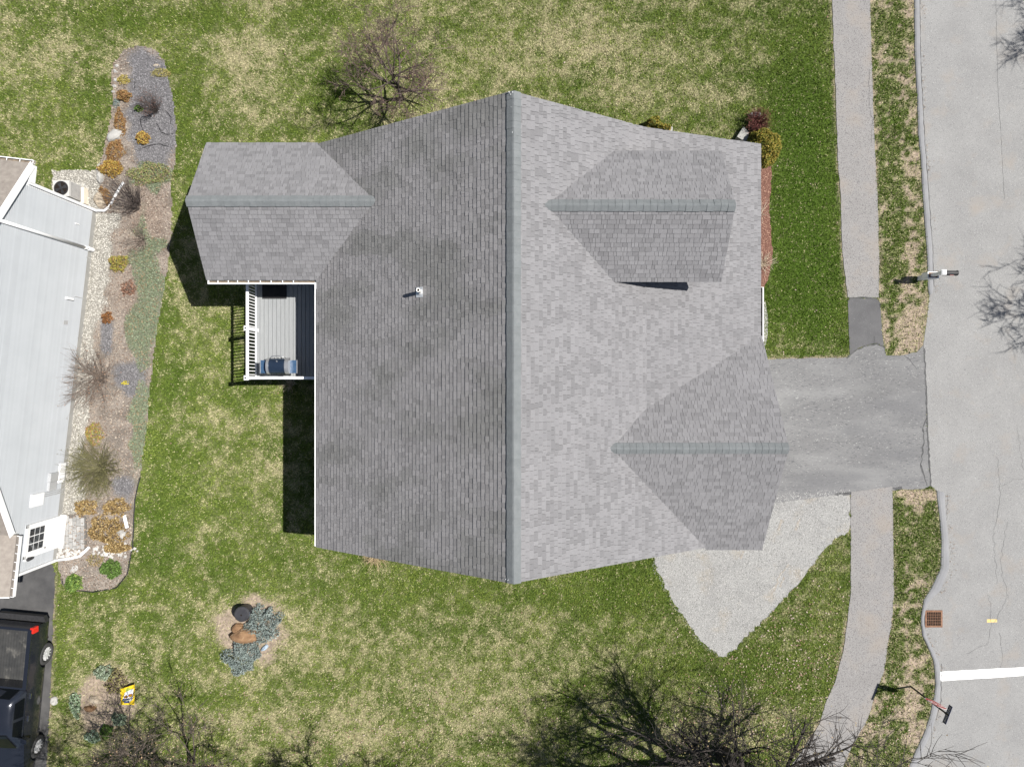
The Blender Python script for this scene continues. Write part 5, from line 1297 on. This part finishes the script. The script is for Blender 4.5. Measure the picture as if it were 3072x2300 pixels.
tree("young_tree", P(640, 2305), 6.0, 3.4, "leafless budding tree at the lower edge beside the corner bed", 23, "bark", [(.36, .28, .17), (.30, .2, .12)], 6000, limbs=15, dens=7, tr=.15, tw=.010, bs=.030, twm="bark_mid")
tree("young_tree", P(1130, 2375), 5.2, 2.6, "bare tree just below the picture casting thin shadows on the lower lawn", 31, "bark", None, 0, limbs=13, dens=6, tr=.11, tw=.010)
tree("street_tree", P(3545, 895), 7.0, 3.1, "bare tree across the road casting branch shadows at the right edge", 44, "bark", None, 0, limbs=18, dens=7, tr=.16, tw=.013)
tree("street_tree", P(3575, 60), 7.0, 3.1, "bare tree across the road casting shadow in the upper right corner", 51, "bark", None, 0, limbs=18, dens=7, tr=.16, tw=.013)

# ================================================================== STREET FURNITURE
mat("sign_red", (.42, .035, .03), (.36, .05, .045), scale=6, rough=.45, spec=.4)
mat("sign_white", (.75, .74, .73), rough=.45)
mat("sign_blue", (.012, .02, .065), (.02, .028, .08), scale=9, rough=.45)
mat("pole_dark", (.02, .022, .022), (.04, .042, .042), scale=9, rough=.5)
B0 = P(2732, 2058); ss_ = thing("stop_sign", tuple(B0), "red stop sign with dark street name blade on a pole by the kerb", "sign")
MB().tube(B0-V3(0, 0, .1), B0+V3(0, 0, 2.42), .034, .032, 10).build("pole", MATS["pole_dark"], ss_)
wv = V3(math.cos(math.radians(-21)), math.sin(math.radians(-21)), 0); nv = V3(-wv.y, wv.x, 0); cz = 1.62
cS = B0+nv*.055+V3(0, 0, cz)
def octa(R, off, th, z0=0):
    m_ = MB(); n = 8; pts = [(R*math.cos(math.pi/8+k*math.pi/4), R*math.sin(math.pi/8+k*math.pi/4)) for k in range(n)]
    m_.v = [tuple(cS+wv*a+V3(0, 0, b)+nv*off) for a, b in pts]+[tuple(cS+wv*a+V3(0, 0, b)+nv*(off+th)) for a, b in pts]
    m_.f = [list(range(n)), [n+k for k in range(n-1, -1, -1)]]+[[k, n+k, n+(k+1) % n, (k+1) % n] for k in range(n)]; m_.t = [1]*10; return m_
pl = octa(.40, 0, .004).build("plate", MATS["sign_white"], ss_, fix=True)
octa(.375, .0045, .003).build("red_face", MATS["sign_red"], pl, fix=True)
def textmesh(name, body, size, origin, xdir, updir, m, parent, align='CENTER'):
    cu = bpy.data.curves.new(name, 'FONT'); cu.body = body; cu.size = size; cu.align_x = align; cu.align_y = 'CENTER'; cu.extrude = .001
    to = bpy.data.objects.new(name, cu); COL.objects.link(to); bpy.context.view_layer.update()
    me = bpy.data.meshes.new_from_object(to.evaluated_get(bpy.context.evaluated_depsgraph_get())); bpy.data.objects.remove(to)
    xd, ud_ = Vector(xdir).normalized(), Vector(updir).normalized(); nd = xd.cross(ud_)
    for v in me.vertices: c_ = v.co.copy(); v.co = Vector(origin)+xd*c_.x+ud_*c_.y+nd*c_.z
    me.materials.clear(); me.materials.append(MATS[m]); return link(name, me, parent)
# seen from its front the plate reads from viewer's left to right: that is against wv
textmesh("lettering", "STOP", .30, cS+nv*.0095, -wv, (0, 0, 1), "sign_white", pl)
bd = V3(.36, .933, 0).normalized(); bn = V3(-bd.y, bd.x, 0)          # street name blade
bc = B0+V3(0, 0, 2.37)
m_ = MB(); m_.hex8([bc+bd*a+bn*o_+V3(0, 0, z) for z in (-.10, .10) for a, o_ in ((-.34, -.006), (.34, -.006), (.34, .006), (-.34, .006))]); bo = m_.build("name_blade", MATS["sign_blue"], ss_, fix=True)
lt = MB(); rr_ = random.Random(4); a = -.29
while a < .28:
    if not (-.03 < a < .02):
        wl = rr_.uniform(.022, .034); lt.hex8([bc+bd*(-q)+bn*o_+V3(0, 0, z) for z in (-.045, .055) for q, o_ in ((a, .0065), (a+.010, .0065), (a+.010, .009), (a, .009))])
        zz = rr_.choice((-.045, .0, .04)); lt.hex8([bc+bd*(-q)+bn*o_+V3(0, 0, z) for z in (zz, zz+.014) for q, o_ in ((a, .0065), (a+wl, .0065), (a+wl, .009), (a, .009))])
    a += .047
lt.build("lettering", MATS["sign_white"], bo, fix=True)
MB().tube(B0+V3(0, 0, 2.24), B0+V3(0, 0, 2.30), .045, .045, 10).build("bracket", MATS["pole_dark"], ss_)

# mailbox with planter
MX, MY = 16.05, 4.13
mb_ = thing("mailbox", (MX, MY, 0), "black mailbox on a white post with planter box at the road edge", "mailbox")
MB().box((MX, MY, .76), (.115, .115, 1.56)).build("post", MATS["white_trim"], mb_)
pc_ = MB().box((MX, MY, 1.56), (.19, .19, .05)); pc_.hex8([(MX+a*s, MY+b*s, z) for z, s in ((1.585, .09), (1.62, .07)) for a, b in ((-1, -1), (1, -1), (1, 1), (-1, 1))]); pc_.build("post_cap", MATS["white_trim"], mb_)
pb = MB(); px0, px1, hy = MX-.20, MX+.23, .125
for (cx_, cy_, sx_, sy_) in ((MX+.015, MY-hy+.012, .43, .024), (MX+.015, MY+hy-.012, .43, .024), (px0+.012, MY, .024, .2), (px1-.012, MY, .024, .2)): pb.box((cx_, cy_, .70), (sx_, sy_, .40))
pb.box((MX+.015, MY, .505), (.40, .2, .02)); po = pb.build("planter_box", MATS["white_trim"], mb_)
mat("potting_soil", (.16, .11, .08), (.30, .22, .16), scale=30, rough=.95, bump=.6)
MB().box((MX+.015, MY, .82), (.38, .2, .03)).build("soil", MATS["potting_soil"], po)
MB().box((MX, MY, .16), (.20, .17, .32)).build("post_base", MATS["white_trim"], mb_)
MB().bar((MX+.05, MY, 1.27), (MX+.56, MY, 1.27), .10, .05).build("arm", MATS["white_trim"], mb_)
MB().bar((MX+.06, MY, .98), (MX+.36, MY, 1.25), .05, .06).build("brace", MATS["white_trim"], mb_)
bxm = MB(); prof = [(-.085, 0), (.085, 0), (.085, .10)]+[(.085*math.cos(t), .10+.085*math.sin(t)) for t in np.linspace(.2, math.pi-.2, 9)]+[(-.085, .10)]
n = len(prof); xa, xb = MX+.10, MX+.60
bxm.v = [(xa, MY+a, 1.30+b) for a, b in prof]+[(xb, MY+a, 1.30+b) for a, b in prof]; bxm.f = [list(range(n)), [n+k for k in range(n-1, -1, -1)]]+[[k, n+k, n+(k+1) % n, (k+1) % n] for k in range(n)]; bxm.t = [1]*len(bxm.f)
bo_ = bxm.build("box", MATS["black_metal"], mb_, fix=True)
dx_ = MB(); dx_.v = [(xb-.012, MY+a*1.12, 1.295+b*1.06) for a, b in prof]+[(xb+.02, MY+a*1.12, 1.295+b*1.06) for a, b in prof]; dx_.f = bxm.f; dx_.t = bxm.t; dx_.build("door", MATS["black_metal"], bo_, fix=True)
MB().box((MX+.36, MY-.092, 1.46), (.14, .008, .03)).build("flag", MATS["sign_red"], bo_)

# storm drain
mat("rust", (.13, .06, .035), (.24, .14, .09), scale=14, rough=.9, bump=.4)
g0, g1 = P(2774, 1829), P(2826, 1880); gcx, gcy, gw, gh = (g0.x+g1.x)/2, (g0.y+g1.y)/2, g1.x-g0.x, g0.y-g1.y
dg = thing("storm_drain", (gcx, gcy, 0), "rusty square storm drain grate at the road edge", "drain")
MB().box((gcx, gcy, .013), (gw-.04, gh-.04, .006)).build("pit_shade", MATS["dark_hole"], dg)  # flat near-black plate, the shade below the grate put into its colour
for (a, b, sx_, sy_) in ((0, gh/2-.035, gw, .07), (0, -gh/2+.035, gw, .07), (gw/2-.035, 0, .07, gh-.14), (-gw/2+.035, 0, .07, gh-.14)): MB().box((gcx+a, gcy+b, .022), (sx_, sy_, .03)).build("frame_bar", MATS["rust"], dg)
iw, ih = gw-.14, gh-.14
for k in range(1, 8): MB().box((gcx-iw/2+iw*k/8, gcy, .024), (.013, ih, .018)).build("bar", MATS["rust"], dg)
for k in range(1, 5): MB().box((gcx, gcy-ih/2+ih*k/5, .026), (iw, .013, .018)).build("cross_bar", MATS["rust"], dg)

# black lidded tub in the island bed
mat("tub_black", (.028, .028, .032), (.045, .045, .05), scale=8, rough=.45)
c_ = P(741, 1828, 0); tb = thing("round_tub", (c_.x, c_.y, 0), "black round lidded tub standing in the island bed", "tub")
N = 28; prf = [(.25, 0), (.285, .50), (.30, .50), (.30, .54), (.27, .575), (.24, .58)]
m_ = MB()
for k in range(N): m_.v += [(c_.x+r_*math.cos(2*math.pi*k/N), c_.y+r_*math.sin(2*math.pi*k/N), z) for r_, z in prf]
m1 = len(prf)
for k in range(N):
    for j in range(m1-1): a = k*m1+j; b = ((k+1) % N)*m1+j; m_.f.append([a, b, b+1, a+1]); m_.t.append(1)
m_.build("body", MATS["tub_black"], tb, smooth=False, fix=True)
MB().tube((c_.x, c_.y, .55), (c_.x, c_.y, .572), .245, .245, N).build("lid", MATS["tub_black"], tb)
MB().tube((c_.x-.01, c_.y-.03, .565), (c_.x-.01, c_.y-.03, .578), .035, .035, 12).build("lid_hole_shade", MATS["dark_hole"], tb)  # near-black disc, shade of the hole in the lid put into colour
MB().path([(c_.x+.22, c_.y-.16, .5), (c_.x+.30, c_.y-.05, .56), (c_.x+.29, c_.y+.08, .5)], .008, 6).build("handle", MATS["chrome"], tb)

# yellow printed yard sign lying tilted in the corner bed
mat("print_yellow", (.72, .50, .02), (.62, .42, .02), scale=6, rough=.5)
mat("print_white", (.66, .66, .68), rough=.5); mat("print_orange", (.48, .14, .035), rough=.5); mat("print_navy", (.05, .06, .13), rough=.5); mat("print_grey", (.34, .35, .37), rough=.5); mat("print_green", (.28, .34, .06), rough=.5); mat("print_dark", (.05, .07, .065), rough=.5)
q00, q10, q11, q01 = P(363, 2113, .10), P(403, 2113, .08), P(404, 2052, .30), P(361, 2066, .30)
nrm = (q10-q00).cross(q01-q00).normalized()
def SG_(u, v, o=0): return (q00.lerp(q10, u)).lerp(q01.lerp(q11, u), v)+nrm*o
ys_ = thing("yard_sign", tuple(V3(q00.x, q00.y, 0)), "yellow printed yard sign lying tilted in the corner bed", "sign")
m_ = MB(); m_.hex8([SG_(u, v, o) for o in (-.006, 0) for u, v in ((0, 0), (1, 0), (1, 1), (0, 1))]); pn = m_.build("panel", MATS["print_yellow"], ys_, fix=True)
def prt(name, pts, m, o=.0015): 
    mm = MB(); mm.face([SG_(u, v, o) for u, v in pts]); mm.build(name, MATS[m], pn, fix=False)
prt("print_field", [(.14, .30), (.5, .10), (.86, .26), (.93, .80), (.55, .80), (.30, .70)], "print_white")
prt("print_leaf", [(.35, .86), (.52, .95), (.80, .82), (.55, .76), (.40, .74)], "print_green", .003)
ov = lambda cu_, cv_, ru, rv_, t0: [(cu_+ru*math.cos(t)+.15*rv_*math.sin(t), cv_+rv_*math.sin(t)) for t in np.linspace(0, 6.28, 13)[:-1]]
prt("print_shape", ov(.38, .46, .14, .085, 0), "print_orange", .003); prt("print_shape", ov(.70, .50, .15, .085, 0), "print_orange", .003)
prt("print_shape", ov(.38, .45, .09, .04, 0), "print_yellow", .0045); prt("print_shape", ov(.70, .49, .10, .04, 0), "print_yellow", .0045)
prt("print_band", [(.10, .30), (.16, .38), (.70, .33), (.66, .27), (.12, .26)], "print_navy", .003)
prt("print_band", [(.10, .235), (.60, .235), (.60, .26), (.10, .26)], "print_green", .003)
prt("print_band", [(.24, .10), (.66, .10), (.62, .225), (.20, .225)], "print_navy", .003)
for k in range(3): prt("print_stripe", [(.76+.03*k, .26+.10*k), (.94, .36+.10*k), (.94, .41+.10*k), (.78+.03*k, .30+.10*k)], "print_dark", .0045)
for k in range(5): prt("print_script", [(.48+.08*k, .665+.01*k), (.54+.08*k, .70+.01*k), (.53+.08*k, .715+.01*k), (.47+.08*k, .68+.01*k)], "print_grey", .0045)
for u_ in (.25, .75):
    m_ = MB(); m_.tube(SG_(u_, .02, -.01), SG_(u_, .02, -.01)-(SG_(u_, 1)-SG_(u_, 0)).normalized()*.05, .005, .005, 5); m_.build("stake", MATS["galvanised"], ys_)
m_ = MB(); m_.tube(SG_(.5, .96, -.008), V3(SG_(.5, .96).x, SG_(.5, .96).y, -.05), .006, .006, 5); m_.build("stake", MATS["galvanised"], ys_)
